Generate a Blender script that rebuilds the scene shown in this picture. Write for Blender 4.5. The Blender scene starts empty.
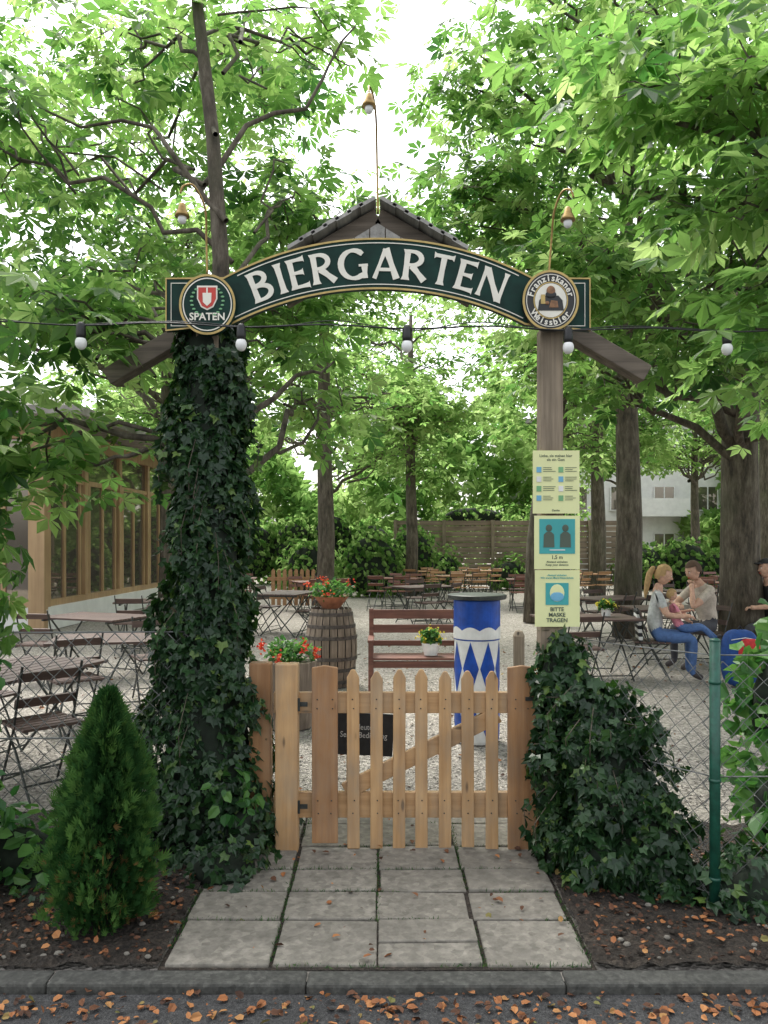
import bpy, math, random
import numpy as np
from mathutils import Vector, Matrix, Euler
random.seed(7); rng=np.random.default_rng(7)
scene=bpy.context.scene
COL=scene.collection

# ------------------------------------------------------------------ materials
def newmat(name):
    m=bpy.data.materials.new(name); m.use_nodes=True
    nt=m.node_tree; b=nt.nodes['Principled BSDF']
    return m,nt,b
def N(nt,t,**k):
    n=nt.nodes.new(t)
    for a,v in k.items(): setattr(n,a,v)
    return n
def ramp(nt,fac,stops):
    r=N(nt,'ShaderNodeValToRGB'); e=r.color_ramp.elements
    while len(e)<len(stops): e.new(0.5)
    for i,(p,c) in enumerate(stops):
        e[i].position=p; e[i].color=(c[0],c[1],c[2],1)
    nt.links.new(fac,r.inputs['Fac']); return r.outputs['Color']
def texco(nt,scale=(1,1,1),rot=(0,0,0)):
    t=N(nt,'ShaderNodeTexCoord'); m=N(nt,'ShaderNodeMapping')
    m.inputs['Scale'].default_value=scale; m.inputs['Rotation'].default_value=rot
    nt.links.new(t.outputs['Object'],m.inputs['Vector']); return m.outputs['Vector']
def noise(nt,vec,scale,detail=4,rough=.6):
    n=N(nt,'ShaderNodeTexNoise'); n.inputs['Scale'].default_value=scale
    n.inputs['Detail'].default_value=detail; n.inputs['Roughness'].default_value=rough
    nt.links.new(vec,n.inputs['Vector']); return n.outputs['Fac']
def bump(nt,b,h,s=.3,d=.01):
    n=N(nt,'ShaderNodeBump'); n.inputs['Strength'].default_value=s; n.inputs['Distance'].default_value=d
    nt.links.new(h,n.inputs['Height']); nt.links.new(n.outputs['Normal'],b.inputs['Normal'])
def mixc(nt,f,a,b,blend='MIX'):
    n=N(nt,'ShaderNodeMix',data_type='RGBA',blend_type=blend)
    if isinstance(f,float): n.inputs[0].default_value=f
    else: nt.links.new(f,n.inputs[0])
    for s,v in ((6,a),(7,b)):
        if isinstance(v,tuple): n.inputs[s].default_value=(v[0],v[1],v[2],1)
        else: nt.links.new(v,n.inputs[s])
    return n.outputs[2]
def plain(name,c,rough=.6,var=.12,scale=12,metal=0,bmp=.1,spec=.5):
    m,nt,b=newmat(name); v=texco(nt); f=noise(nt,v,scale,3)
    c1=tuple(x*(1-var*1.6) for x in c); c2=tuple(min(1,x*(1+var)) for x in c)
    nt.links.new(ramp(nt,f,[(.3,c1),(.7,c2)]),b.inputs['Base Color'])
    b.inputs['Roughness'].default_value=rough; b.inputs['Metallic'].default_value=metal; b.inputs['Specular IOR Level'].default_value=spec
    if bmp: bump(nt,b,f,bmp,.004)
    return m
def wood(name,c1,c2,axis='Z',rough=.6,sc=1.0,knots=True,bmp=.35,dirt=0):
    m,nt,b=newmat(name)
    s={'Z':(26,26,1.3),'X':(1.3,26,26),'Y':(26,1.3,26)}[axis]
    v=texco(nt,tuple(x*sc for x in s)); f=noise(nt,v,1.0,5,.65)
    v2=texco(nt); g=noise(nt,v2,3.5*sc,2)
    col=ramp(nt,f,[(.3,c1),(.62,c2)])
    col=mixc(nt,ramp(nt,g,[(.35,(0,0,0)),(.75,(.55,.55,.55))]),col,tuple(x*.6 for x in c1))
    if knots:
        vo=N(nt,'ShaderNodeTexVoronoi'); vo.inputs['Scale'].default_value=1
        s3={'Z':(11,11,3.1),'X':(3.1,11,11),'Y':(11,3.1,11)}[axis]
        nt.links.new(texco(nt,s3),vo.inputs['Vector'])
        k=ramp(nt,vo.outputs['Distance'],[(.06,(1,1,1)),(.13,(0,0,0))])
        col=mixc(nt,k,col,tuple(x*.35 for x in c1))
    if dirt:   # weathering film, patchy
        h=noise(nt,texco(nt,(6,6,2)),1.4,4,.7)
        col=mixc(nt,ramp(nt,h,[(.42,(0,0,0)),(.7,(dirt,)*3)]),col,(.27,.24,.19))
    nt.links.new(col,b.inputs['Base Color']); b.inputs['Roughness'].default_value=rough
    bump(nt,b,f,bmp,.004); return m
def leafmat(name,stops,trans,tw=.45,rough=.45,spec=.4,simple=False):
    m,nt,b=newmat(name)
    a=N(nt,'ShaderNodeAttribute',attribute_name='rnd')
    col=ramp(nt,a.outputs['Fac'],stops)
    if simple:
        nt.nodes.remove(b); b=N(nt,'ShaderNodeBsdfDiffuse'); nt.links.new(col,b.inputs['Color'])
    else:
        nt.links.new(col,b.inputs['Base Color']); b.inputs['Roughness'].default_value=rough
        b.inputs['Specular IOR Level'].default_value=spec
    if tw>0:
        t=N(nt,'ShaderNodeBsdfTranslucent')
        tc=ramp(nt,a.outputs['Fac'],trans); nt.links.new(tc,t.inputs['Color'])
        mx=N(nt,'ShaderNodeMixShader'); mx.inputs[0].default_value=tw
        nt.links.new(b.outputs[0],mx.inputs[1]); nt.links.new(t.outputs[0],mx.inputs[2])
        nt.links.new(mx.outputs[0],nt.nodes['Material Output'].inputs['Surface'])
    return m

M={}
M['pine']=wood('pine_wood',(.42,.235,.10),(.60,.375,.18),'Z',.65,dirt=.45)
M['pineX']=wood('pine_wood_rail',(.40,.225,.095),(.56,.345,.165),'X',.65,dirt=.45)
M['pined']=wood('stained_pine',(.28,.135,.055),(.43,.23,.10),'Z',.65,dirt=.35)
M['old']=wood('weathered_post',(.15,.12,.085),(.33,.265,.19),'Z',.85)
M['oldX']=wood('weathered_beam',(.08,.065,.05),(.22,.18,.14),'X',.85,knots=False)
M['grey']=wood('grey_shingle_wood',(.26,.25,.23),(.52,.50,.46),'Y',.9,knots=False)
M['fenceX']=wood('fence_board',(.19,.14,.105),(.37,.29,.22),'X',.85,.5,False)
M['redwood']=wood('red_brown_slat',(.11,.04,.028),(.22,.09,.06),'X',.5,1,False,.15)
M['darkwood']=wood('dark_brown_slat',(.055,.032,.027),(.125,.075,.06),'X',.6,1,False,.15)
M['tan']=wood('tan_slat',(.32,.16,.07),(.48,.27,.13),'X',.5,1,False,.15)
M['frame']=wood('larch_frame',(.36,.22,.11),(.52,.35,.19),'Z',.5,.4,False,.1)
M['barrel']=wood('oak_stave',(.12,.09,.065),(.29,.225,.17),'Z',.75,1,False)
M['metal']=plain('dark_steel',(.06,.065,.06),.45,.2,30,.6)
M['galv']=plain('galvanised_wire',(.2,.205,.2),.5,.15,40,.3,0)
M['hoop']=plain('rusty_hoop',(.10,.085,.075),.55,.3,30,.5)
M['greenpost']=plain('green_painted_steel',(.012,.085,.055),.4,.25,25)
M['signgreen']=plain('dark_green_paint',(.006,.035,.026),.5,.25,8,spec=.2)
M['cream']=plain('cream_paint',(.82,.79,.68),.5,.05,10,0,0)
M['gold']=plain('gold_paint',(.5,.36,.12),.4,.15,20,.2,0)
M['black']=plain('black_paint',(.012,.012,.012),.4,.2,20,0,0)
M['red']=plain('red_paint',(.55,.04,.025),.4,.1,20,0,0)
M['brown']=plain('monk_brown',(.25,.12,.05),.5,.3,40,0,0)
M['brass']=plain('aged_brass',(.34,.23,.09),.35,.25,30,.9)
M['blue']=plain('blue_paint',(.006,.07,.40),.4,.25,9)
M['white']=plain('white_paint',(.78,.78,.75),.5,.08,9)
M['chalk']=plain('chalk',(.6,.6,.58),.9,.2,60,0,0)
M['slate']=plain('blackboard_slate',(.02,.022,.024),.55,.3,14)
M['yellowpaper']=plain('pale_yellow_paper',(.76,.78,.40),.5,.04,6,0,0)
M['teal']=plain('teal_print',(.05,.36,.36),.5,.06,6,0,0)
M['greenprint']=plain('green_print',(.18,.42,.2),.5,.06,6,0,0)
M['blueprint']=plain('light_blue_print',(.16,.42,.6),.5,.06,6,0,0)
M['ink']=plain('grey_ink',(.08,.11,.08),.6,.05,6,0,0)
M['terra']=plain('terracotta',(.36,.14,.07),.8,.2,12)
M['plaster']=plain('white_plaster',(.74,.73,.70),.9,.06,3)
M['roofgrey']=plain('grey_roof',(.33,.31,.29),.85,.15,4)
def barkm():
    m,nt,b=newmat('chestnut_bark')
    v=texco(nt,(9,9,2.2)); f=noise(nt,v,1.6,6,.7); g=noise(nt,texco(nt),1.5,3)
    c=ramp(nt,f,[(.32,(.028,.023,.017)),(.5,(.095,.078,.056)),(.7,(.19,.165,.125))])
    c=mixc(nt,ramp(nt,g,[(.5,(0,0,0)),(.75,(.5,.5,.5))]),c,(.08,.09,.045))
    nt.links.new(c,b.inputs['Base Color']); b.inputs['Roughness'].default_value=.9
    bump(nt,b,f,.9,.03); return m
M['bark']=barkm()
m,nt,b=newmat('frosted_bulb'); b.inputs['Base Color'].default_value=(.85,.85,.83,1); b.inputs['Roughness'].default_value=.15; M['bulb']=m
m,nt,b=newmat('window_glass'); b.inputs['Base Color'].default_value=(.26,.23,.19,1); b.inputs['Roughness'].default_value=.03
b.inputs['Metallic'].default_value=.7; b.inputs['Specular IOR Level'].default_value=1; M['glass']=m

GREEN=[(0,(.02,.06,.014)),(.45,(.05,.12,.025)),(.85,(.09,.175,.035)),(1,(.13,.21,.05))]
TR=[(0,(.08,.23,.045)),(.45,(.25,.49,.10)),(.8,(.42,.66,.18)),(1,(.58,.79,.28))]
M['leaf']=leafmat('chestnut_leaf',GREEN,TR,.52,.42)
M['leaffar']=leafmat('tree_leaf',[(0,(.03,.075,.02)),(.5,(.07,.14,.035)),(1,(.15,.23,.07))],[(0,(.11,.28,.055)),(.5,(.32,.54,.14)),(1,(.56,.77,.28))],.52,.5,simple=True)
M['ivy']=leafmat('ivy_leaf',[(0,(.008,.026,.010)),(.6,(.018,.050,.018)),(.93,(.035,.085,.025)),(1,(.12,.19,.04))],[(0,(.02,.1,.01)),(1,(.12,.3,.03))],.12,.38,.4)
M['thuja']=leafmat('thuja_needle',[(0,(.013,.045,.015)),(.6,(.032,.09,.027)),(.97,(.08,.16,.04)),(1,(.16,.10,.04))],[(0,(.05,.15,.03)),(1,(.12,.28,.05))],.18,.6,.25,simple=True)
M['broad']=leafmat('hydrangea_leaf',[(0,(.02,.08,.02)),(.6,(.045,.14,.03)),(1,(.10,.22,.05))],[(0,(.08,.3,.05)),(1,(.28,.55,.12))],.3,.42)
M['litter']=leafmat('dead_leaf',[(0,(.05,.022,.012)),(.35,(.12,.05,.024)),(.65,(.30,.115,.04)),(.88,(.42,.19,.07)),(1,(.12,.14,.04))],TR,0,.75)
M['petal']=leafmat('red_petal',[(0,(.4,.015,.01)),(.7,(.75,.05,.02)),(1,(.8,.15,.06))],[(0,(.7,.05,.02)),(1,(.9,.2,.1))],.3,.5)
M['yellowpetal']=leafmat('yellow_petal',[(0,(.6,.45,.03)),(1,(.75,.65,.1))],[(0,(.7,.6,.05)),(1,(.9,.8,.1))],.3,.5)
M['shadecore']=plain('dark_foliage_shade',(.010,.018,.009),.95,.3,20)  # near-black filler inside bushes, inner foliage shade put into the colour

# ------------------------------------------------------------------ mesh builder
class MB:
    def __init__(s): s.v=[];s.f=[];s.m=[];s.mats=[]
    def mi(s,k):
        if k not in s.mats: s.mats.append(k)
        return s.mats.index(k)
    def add(s,V,F,k):
        o=len(s.v); s.v+= [tuple(x) for x in V]; i=s.mi(k)
        for f in F: s.f.append(tuple(j+o for j in f)); s.m.append(i)
    def box(s,c,d,k,rot=None):
        x,y,z=[a/2 for a in d]
        V=[Vector((sx*x,sy*y,sz*z)) for sz in(-1,1) for sy in(-1,1) for sx in(-1,1)]
        if rot is not None: V=[rot@v for v in V]
        V=[v+Vector(c) for v in V]
        s.add(V,[(0,2,3,1),(4,5,7,6),(0,1,5,4),(1,3,7,5),(3,2,6,7),(2,0,4,6)],k)
    def beam(s,a,b,w,h,k,up=(0,0,1)):
        a=Vector(a);b=Vector(b);d=b-a;L=d.length;d.normalize()
        u=Vector(up); r=d.cross(u)
        if r.length<1e-4: r=d.cross(Vector((0,1,0)))
        r.normalize(); u=r.cross(d)
        R=Matrix((r,d,u)).transposed()
        s.box((a+b)/2,(w,L,h),k,R)
    def tube(s,P,R,k,n=8,cap=True):
        P=[Vector(p) for p in P]
        if not hasattr(R,'__len__'): R=[R]*len(P)
        V=[];F=[];pr=None
        for i,p in enumerate(P):
            t=(P[min(i+1,len(P)-1)]-P[max(i-1,0)]).normalized()
            if pr is None:
                pr=t.orthogonal().normalized()
            else:
                pr=(pr-t*pr.dot(t))
                pr=pr.normalized() if pr.length>1e-5 else t.orthogonal().normalized()
            q=t.cross(pr)
            for j in range(n):
                a=2*math.pi*j/n; V.append(p+(pr*math.cos(a)+q*math.sin(a))*R[i])
        for i in range(len(P)-1):
            for j in range(n):
                F.append((i*n+j,i*n+(j+1)%n,(i+1)*n+(j+1)%n,(i+1)*n+j))
        if cap: F.append(tuple(range(n))[::-1]); F.append(tuple((len(P)-1)*n+j for j in range(n)))
        s.add(V,F,k)
    def lathe(s,prof,c,k,n=24,sx=1,sy=1):
        V=[];F=[]
        for r,z in prof:
            for j in range(n):
                a=2*math.pi*j/n; V.append((c[0]+r*math.cos(a)*sx,c[1]+r*math.sin(a)*sy,c[2]+z))
        for i in range(len(prof)-1):
            for j in range(n): F.append((i*n+j,i*n+(j+1)%n,(i+1)*n+(j+1)%n,(i+1)*n+j))
        if prof[0][0]>1e-4:F.append(tuple(range(n))[::-1])
        if prof[-1][0]>1e-4:F.append(tuple((len(prof)-1)*n+j for j in range(n)))
        s.add(V,F,k)
    def ball(s,c,r,k,n=12,m=8,rot=None,pw=1.0):
        if not hasattr(r,'__len__'): r=(r,r,r)
        V=[];F=[]
        sg=lambda x:math.copysign(abs(x)**pw,x)
        for i in range(m+1):
            t=math.pi*i/m
            for j in range(n):
                a=2*math.pi*j/n
                v=Vector((r[0]*sg(math.sin(t))*sg(math.cos(a)),r[1]*sg(math.sin(t))*sg(math.sin(a)),r[2]*sg(math.cos(t))))
                if rot is not None: v=rot@v
                V.append(v+Vector(c))
        for i in range(m):
            for j in range(n): F.append((i*n+j,(i+1)*n+j,(i+1)*n+(j+1)%n,i*n+(j+1)%n))
        s.add(V,F,k)
    def extr(s,out,y0,y1,k):
        n=len(out); V=[(x,y0,z) for x,z in out]+[(x,y1,z) for x,z in out]
        F=[tuple(range(n)),tuple(range(n,2*n))[::-1]]+[(i,i+n,(i+1)%n+n,(i+1)%n) for i in range(n)]
        s.add(V,F,k)
    def ribbon(s,P,W,y,k,closed=False,th=.003):
        if not hasattr(W,'__len__'): W=[W]*len(P)
        P=[Vector((p[0],p[1])) for p in P]; n=len(P); L=[];Rr=[]
        for i in range(n):
            a=P[(i-1)%n] if (closed or i>0) else P[i]; b=P[(i+1)%n] if (closed or i<n-1) else P[i]
            t=(b-a).normalized(); q=Vector((-t.y,t.x))*W[i]/2
            L.append(P[i]+q); Rr.append(P[i]-q)
        V=[(p.x,y,p.y) for p in L]+[(p.x,y,p.y) for p in Rr]+[(p.x,y+th,p.y) for p in L]+[(p.x,y+th,p.y) for p in Rr]
        F=[]; m=n if closed else n-1
        for i in range(m):
            j=(i+1)%n
            F+=[(i,n+i,n+j,j),(2*n+i,i,j,2*n+j),(n+i,3*n+i,3*n+j,n+j)]
        if not closed: F+=[(0,2*n,3*n,n),(n-1,2*n-1,4*n-1,3*n-1)]
        s.add(V,F,k)
    def obj(s,name,smooth=False,bevel=0,loc=None,rotz=0,parent=None,mesh_only=False):
        me=bpy.data.meshes.new(name); me.from_pydata(s.v,[],s.f)
        for k in s.mats: me.materials.append(M[k])
        me.polygons.foreach_set('material_index',s.m)
        if smooth: me.polygons.foreach_set('use_smooth',[True]*len(s.f))
        me.update()
        if mesh_only: return me
        return place(me,name,loc,rotz,parent,bevel)
def place(me,name,loc=None,rotz=0,parent=None,bevel=0):
    o=bpy.data.objects.new(name,me); COL.objects.link(o)
    if loc: o.location=loc
    o.rotation_euler=(0,0,rotz)
    if parent: o.parent=parent
    if bevel:
        b=o.modifiers.new('b','BEVEL'); b.width=bevel; b.segments=2; b.limit_method='ANGLE'
    return o
def empty(name,loc=(0,0,0)):
    o=bpy.data.objects.new(name,None); COL.objects.link(o); o.location=loc; return o
def textmesh(mb,txt,size,cx,cz,y,k,bold=0.0,angle=0,sx=1):
    cu=bpy.data.curves.new('t','FONT'); cu.body=txt; cu.size=size; cu.align_x='CENTER'; cu.align_y='CENTER'; cu.offset=bold
    cu.resolution_u=3
    o=bpy.data.objects.new('t',cu); COL.objects.link(o)
    dg=bpy.context.evaluated_depsgraph_get(); dg.update()
    me=bpy.data.meshes.new_from_object(o.evaluated_get(dg))
    ca,sa=math.cos(angle),math.sin(angle)
    V=[(cx+(v.co.x*sx*ca-v.co.y*sa),y,cz+(v.co.x*sx*sa+v.co.y*ca)) for v in me.vertices]
    mb.add(V,[tuple(p.vertices) for p in me.polygons],k)
    bpy.data.objects.remove(o); bpy.data.meshes.remove(me)

# ------------------------------------------------------------------ leaf clouds
def tmpl(kind):
    V=[];F=[]
    def q(*p):
        o=len(V); V.extend(p); F.append((o,o+1,o+2,o+3))
    if kind=='chestnut':
        for a,L in ((-100,.65),(-52,.92),(-8,1.05),(36,.98),(82,.72)):
            t=math.radians(a); f=(math.sin(t),math.cos(t)); s=(f[1],-f[0])
            P=lambda u,w,z:(f[0]*u*L+s[0]*w*L,f[1]*u*L+s[1]*w*L,z*L)
            q(P(.03,0,0),P(.62,.21,-.06),P(1,0,-.24),P(.62,-.21,-.06))
    elif kind=='tri':
        for a,L in ((-70,.8),(0,1),(70,.8)):
            t=math.radians(a); f=(math.sin(t),math.cos(t)); s=(f[1],-f[0])
            P=lambda u,w,z:(f[0]*u*L+s[0]*w*L,f[1]*u*L+s[1]*w*L,z*L)
            q(P(0,0,0),P(.55,.24,-.03),P(1,0,-.2),P(.55,-.24,.03))
    elif kind=='ivy':
        q((0,0,0),(.4,-.18,.03),(.56,.36,-.04),(.2,.5,.04)); q((0,0,0),(.2,.5,.04),(0,1,-.08),(-.2,.5,.04)); q((0,0,0),(-.2,.5,.04),(-.56,.36,-.04),(-.4,-.18,.03))
    elif kind=='broad':
        q((0,0,0),(.34,.25,.07),(.3,.7,.05),(0,1,-.15)); q((0,0,0),(0,1,-.15),(-.3,.7,.05),(-.34,.25,.07))
    elif kind=='blade':
        q((-.09,0,0),(.09,0,0),(.06,.6,.05),(-.02,1,0))
    elif kind=='spray':
        for a,L in ((-38,.7),(0,1),(38,.7),(-18,.85),(18,.85)):
            t=math.radians(a); f=(math.sin(t),math.cos(t)); s=(f[1],-f[0])
            P=lambda u,w,z:(f[0]*u*L+s[0]*w*L,f[1]*u*L+s[1]*w*L,z*L)
            q(P(0,-.02,0),P(.5,.07,.03),P(1,0,0),P(.5,-.07,-.03))
    return np.array(V,float),np.array(F,int)
def unit(a): return a/np.maximum(np.linalg.norm(a,axis=1,keepdims=True),1e-9)
def cloud(name,pos,fwd,nrm,size,kind,mat,rnd=None,extra=None,parent=None):
    T,F=tmpl(kind); n=len(pos); f=unit(fwd); s=unit(np.cross(f,nrm)); u=np.cross(s,f)
    V=pos[:,None,:]+size[:,None,None]*(T[None,:,0:1]*s[:,None,:]+T[None,:,1:2]*f[:,None,:]+T[None,:,2:3]*u[:,None,:])
    V=V.reshape(-1,3); k=len(T); FF=(F[None]+np.arange(n)[:,None,None]*k).reshape(-1,4)
    if rnd is None: rnd=rng.random(n)
    R=np.repeat(rnd,len(F))
    ev=np.zeros((0,3)); ef=[]; em=[]; mats=[]
    if extra:
        ev=np.array(extra.v,float).reshape(-1,3); ef=extra.f; em=extra.m; mats=extra.mats
    nv=len(V); me=bpy.data.meshes.new(name)
    allv=np.vstack([V,ev]); me.vertices.add(len(allv)); me.vertices.foreach_set('co',allv.ravel())
    loops=[FF.ravel()]; starts=[np.arange(len(FF))*4]; off=len(FF)*4
    if ef:
        l=np.concatenate([np.array(x) for x in ef])+nv; loops.append(l)
        cnt=np.array([len(x) for x in ef]); starts.append(off+np.concatenate([[0],np.cumsum(cnt)[:-1]]))
    loops=np.concatenate(loops); starts=np.concatenate(starts)
    me.loops.add(len(loops)); me.loops.foreach_set('vertex_index',loops.astype(np.int32))
    me.polygons.add(len(starts)); me.polygons.foreach_set('loop_start',starts.astype(np.int32))
    me.materials.append(M[mat])
    for x in mats: me.materials.append(M[x])
    mi=np.concatenate([np.zeros(len(FF)),np.array(em)+1]).astype(np.int32); me.polygons.foreach_set('material_index',mi)
    me.update(calc_edges=True)
    at=me.attributes.new('rnd','FLOAT','FACE'); at.data.foreach_set('value',np.concatenate([R,np.zeros(len(ef))]).astype(np.float32))
    sm=np.concatenate([np.zeros(len(FF)),np.ones(len(ef))]).astype(bool); me.polygons.foreach_set('use_smooth',sm)
    me.validate()
    o=bpy.data.objects.new(name,me); COL.objects.link(o)
    if parent:o.parent=parent
    return o
def inball(n):
    p=rng.normal(size=(n,3)); p=unit(p); return p*rng.random((n,1))**(1/2.4)

def wpath(a,b,n,w,sag=0):
    a=np.array(a,float);b=np.array(b,float);L=np.linalg.norm(b-a)
    t=np.linspace(0,1,n)[:,None]; p=a+(b-a)*t
    nz=np.cumsum(rng.normal(size=(n,3)),axis=0)*w*L/n; nz-=t*nz[-1]; p+=nz
    p[:,2]+=sag*L*np.sin(t[:,0]*math.pi); return p
def tree(name,trunk,radii,clumps,spn=1.0,leaf=.2,kind='chestnut',mat='leaf',per=20,spread=.32,twig=.008,limb0=.5,bare=[],lr=1.0,rb=0.0):
    mb=MB(); mb.tube(trunk,radii,'bark',12)
    T=np.array(trunk,float); P=[];C=[]; bri=[]
    dense=[];dr=[]
    for i in range(len(T)-1):
        for t in np.linspace(0,1,8,endpoint=False):
            dense.append(T[i]*(1-t)+T[i+1]*t); dr.append(radii[i]*(1-t)+radii[i+1]*t)
    dense=np.array(dense);dr=np.array(dr)
    for (c,r,ns) in clumps:
        c=np.array(c,float); r=np.array(r,float)
        hz=np.linalg.norm(dense[:,:2]-c[:2],axis=1)
        want=c[2]-hz*.55
        i=int(np.argmin(np.abs(dense[:,2]-np.maximum(want,T[-1][2]*limb0))))
        lp=wpath(dense[i],c,9,.35,.06); r0=min(dr[i]*.6,.03+.02*np.linalg.norm(c-dense[i]))*lr
        LR=np.linspace(r0,twig*1.5,9)
        mb.tube(lp,list(LR),'bark',7,False)
        n=max(3,int(ns*spn)); sp=c+inball(n)*r
        anchors=[lp[3:]]
        for q in range(5):
            e=c+unit(rng.normal(size=(1,3)))[0]*r*.75; ii=int(rng.integers(2,8)); st=lp[ii]; rs=LR[ii]*.7
            q2=wpath(st,e,7,.4,.05); mb.tube(q2,list(np.linspace(rs,min(rs,twig)*.8,7)),'bark',5,False); anchors.append(q2[1:])
        A=np.vstack(anchors)
        for s in sp:
            j=int(np.argmin(np.linalg.norm(A-s,axis=1)))
            mb.tube(wpath(A[j],s,4,.3,.05),[twig*.8,twig*.7,twig*.5,twig*.3],'bark',3,False)
            m=per+rng.integers(-4,5); off=rng.normal(size=(m,3))*np.array([spread,spread,spread*.38])
            P.append(s+off); C.append(off); bri.append(np.full(m,rng.normal()*.2))
    for a,b,r in bare: mb.tube(wpath(a,b,9,.3,.04),list(np.linspace(r,r*.3,9)),'bark',7,False)
    P=np.vstack(P);C=np.vstack(C);B=np.concatenate(bri)
    # keep foliage clear of the sign itself (pruned in reality)
    ok=~((P[:,1]<4.9)&(np.abs(P[:,0])<1.45)&(P[:,2]<3.75)); P,C,B=P[ok],C[ok],B[ok]; n=len(P)
    f=unit(C*np.array([1,1,.3])+rng.normal(size=(n,3))*.12); f[:,2]-=.25
    nr=np.tile([0,0,1.],(n,1))+rng.normal(size=(n,3))*.42
    rn=np.clip(.48+rb+B+rng.normal(size=n)*.22,0,1)
    return cloud(name,P,f,nr,leaf*rng.uniform(.6,1.25,n),kind,mat,rn,mb)

# ------------------------------------------------------------------ camera & light
cam=bpy.data.cameras.new('camera'); co=bpy.data.objects.new('camera',cam); COL.objects.link(co)
co.location=(0,0,1.7); co.rotation_euler=(math.radians(90),0,0)
cam.sensor_width=36; cam.lens=28.1; cam.shift_y=28/1024; cam.clip_start=.05; cam.clip_end=2000
scene.camera=co
w=bpy.data.worlds.new('World'); scene.world=w; w.use_nodes=True; nt=w.node_tree
bg=nt.nodes['Background']; sky=nt.nodes.new('ShaderNodeTexSky'); sky.sky_type='NISHITA'; sky.sun_disc=False
SE,SA=math.radians(60),math.radians(-25)
sky.sun_elevation=SE; sky.sun_rotation=SA; sky.dust_density=4; sky.air_density=1.2
hs=nt.nodes.new('ShaderNodeHueSaturation'); hs.inputs['Saturation'].default_value=.2; hs.inputs['Value'].default_value=2.9
nt.links.new(sky.outputs[0],hs.inputs['Color']); nt.links.new(hs.outputs[0],bg.inputs['Color']); bg.inputs['Strength'].default_value=.15
sl=bpy.data.lights.new('sun','SUN'); sl.energy=3.3; sl.angle=math.radians(14); sl.color=(1,.95,.86)
so=bpy.data.objects.new('sun',sl); COL.objects.link(so)
d=Vector((math.cos(SE)*math.sin(SA),math.cos(SE)*math.cos(SA),math.sin(SE)))
so.rotation_euler=d.to_track_quat('Z','Y').to_euler(); so.location=d*40
scene.view_settings.view_transform='Standard'; scene.view_settings.look='None'; scene.view_settings.exposure=0

# ------------------------------------------------------------------ ground
def groundmat(name,stops,sc,bs=.5,bd=.02,tint=.35,stain=.45,cell=1.6):
    m,nt,b=newmat(name); v=texco(nt); f=noise(nt,v,sc,4,.7); g=noise(nt,v,.7,3); g2=noise(nt,v,4.5,4,.7)
    vo=N(nt,'ShaderNodeTexVoronoi'); vo.inputs['Scale'].default_value=sc*cell; nt.links.new(v,vo.inputs['Vector'])
    bw=N(nt,'ShaderNodeRGBToBW'); nt.links.new(vo.outputs['Color'],bw.inputs[0])
    c=ramp(nt,f,stops); c=mixc(nt,tint,c,bw.outputs[0],'OVERLAY')
    c=mixc(nt,ramp(nt,g,[(.35,(0,0,0)),(.7,(stain,)*3)]),c,tuple(x*.62 for x in stops[1][1]))
    c=mixc(nt,ramp(nt,g2,[(.48,(0,0,0)),(.72,(stain,)*3)]),c,tuple(x*.5 for x in stops[1][1]))
    nt.links.new(c,b.inputs['Base Color']); b.inputs['Roughness'].default_value=.92
    h=N(nt,'ShaderNodeMath',operation='ADD'); nt.links.new(f,h.inputs[0]); nt.links.new(vo.outputs['Distance'],h.inputs[1])
    bump(nt,b,h.outputs[0],bs,bd); return m
M['gravel']=groundmat('pale_gravel',[(.3,(.22,.20,.17)),(.5,(.34,.31,.27)),(.72,(.46,.425,.375))],34,.8,.03,.6,.4,1.2)
M['soil']=groundmat('mulch_soil',[(.3,(.014,.011,.008)),(.5,(.038,.029,.021)),(.72,(.085,.066,.05))],28,.9,.03)
M['asphalt']=groundmat('asphalt',[(.3,(.03,.03,.031)),(.5,(.05,.05,.05)),(.72,(.095,.095,.093))],70,.6,.01)
M['concrete']=groundmat('slab_concrete',[(.3,(.155,.143,.118)),(.5,(.23,.212,.178)),(.75,(.32,.295,.25))],20,.4,.006,.3,.6)
M['kerb']=groundmat('kerb_concrete',[(.3,(.04,.041,.036)),(.5,(.07,.07,.062)),(.75,(.125,.125,.11))],30,.4,.006)
def sheet(name,x0,x1,y0,y1,z,mat,nx=1,ny=1,amp=0):
    xs=np.linspace(x0,x1,nx+1);ys=np.linspace(y0,y1,ny+1)
    V=[(x,y,z+(rng.random()*amp)) for y in ys for x in xs]
    F=[(j*(nx+1)+i,j*(nx+1)+i+1,(j+1)*(nx+1)+i+1,(j+1)*(nx+1)+i) for j in range(ny) for i in range(nx)]
    b=MB(); b.add(V,F,mat); return b.obj(name,smooth=True)
sheet('ground',-400,400,3.1,800,-.012,'gravel')
sheet('asphalt_road',-400,400,-60,3.06,-.04,'asphalt')
sheet('flower_bed',-9,-.9,3.17,4.95,0,'soil',160,40,.03)
sheet('flower_bed',.845,9,3.17,4.75,0,'soil',160,40,.03)
b=MB()
x=-12.3
while x<12:
    b.box((x+.5,3.115+random.uniform(-.003,.003),-.066+random.uniform(-.002,.002)),(.997,.105,.13),'kerb'); x+=1.0
b.obj('kerb',bevel=.012)
b=MB(); ys=[3.185,3.57,3.86,4.12,4.43,4.78,5.1]
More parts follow.
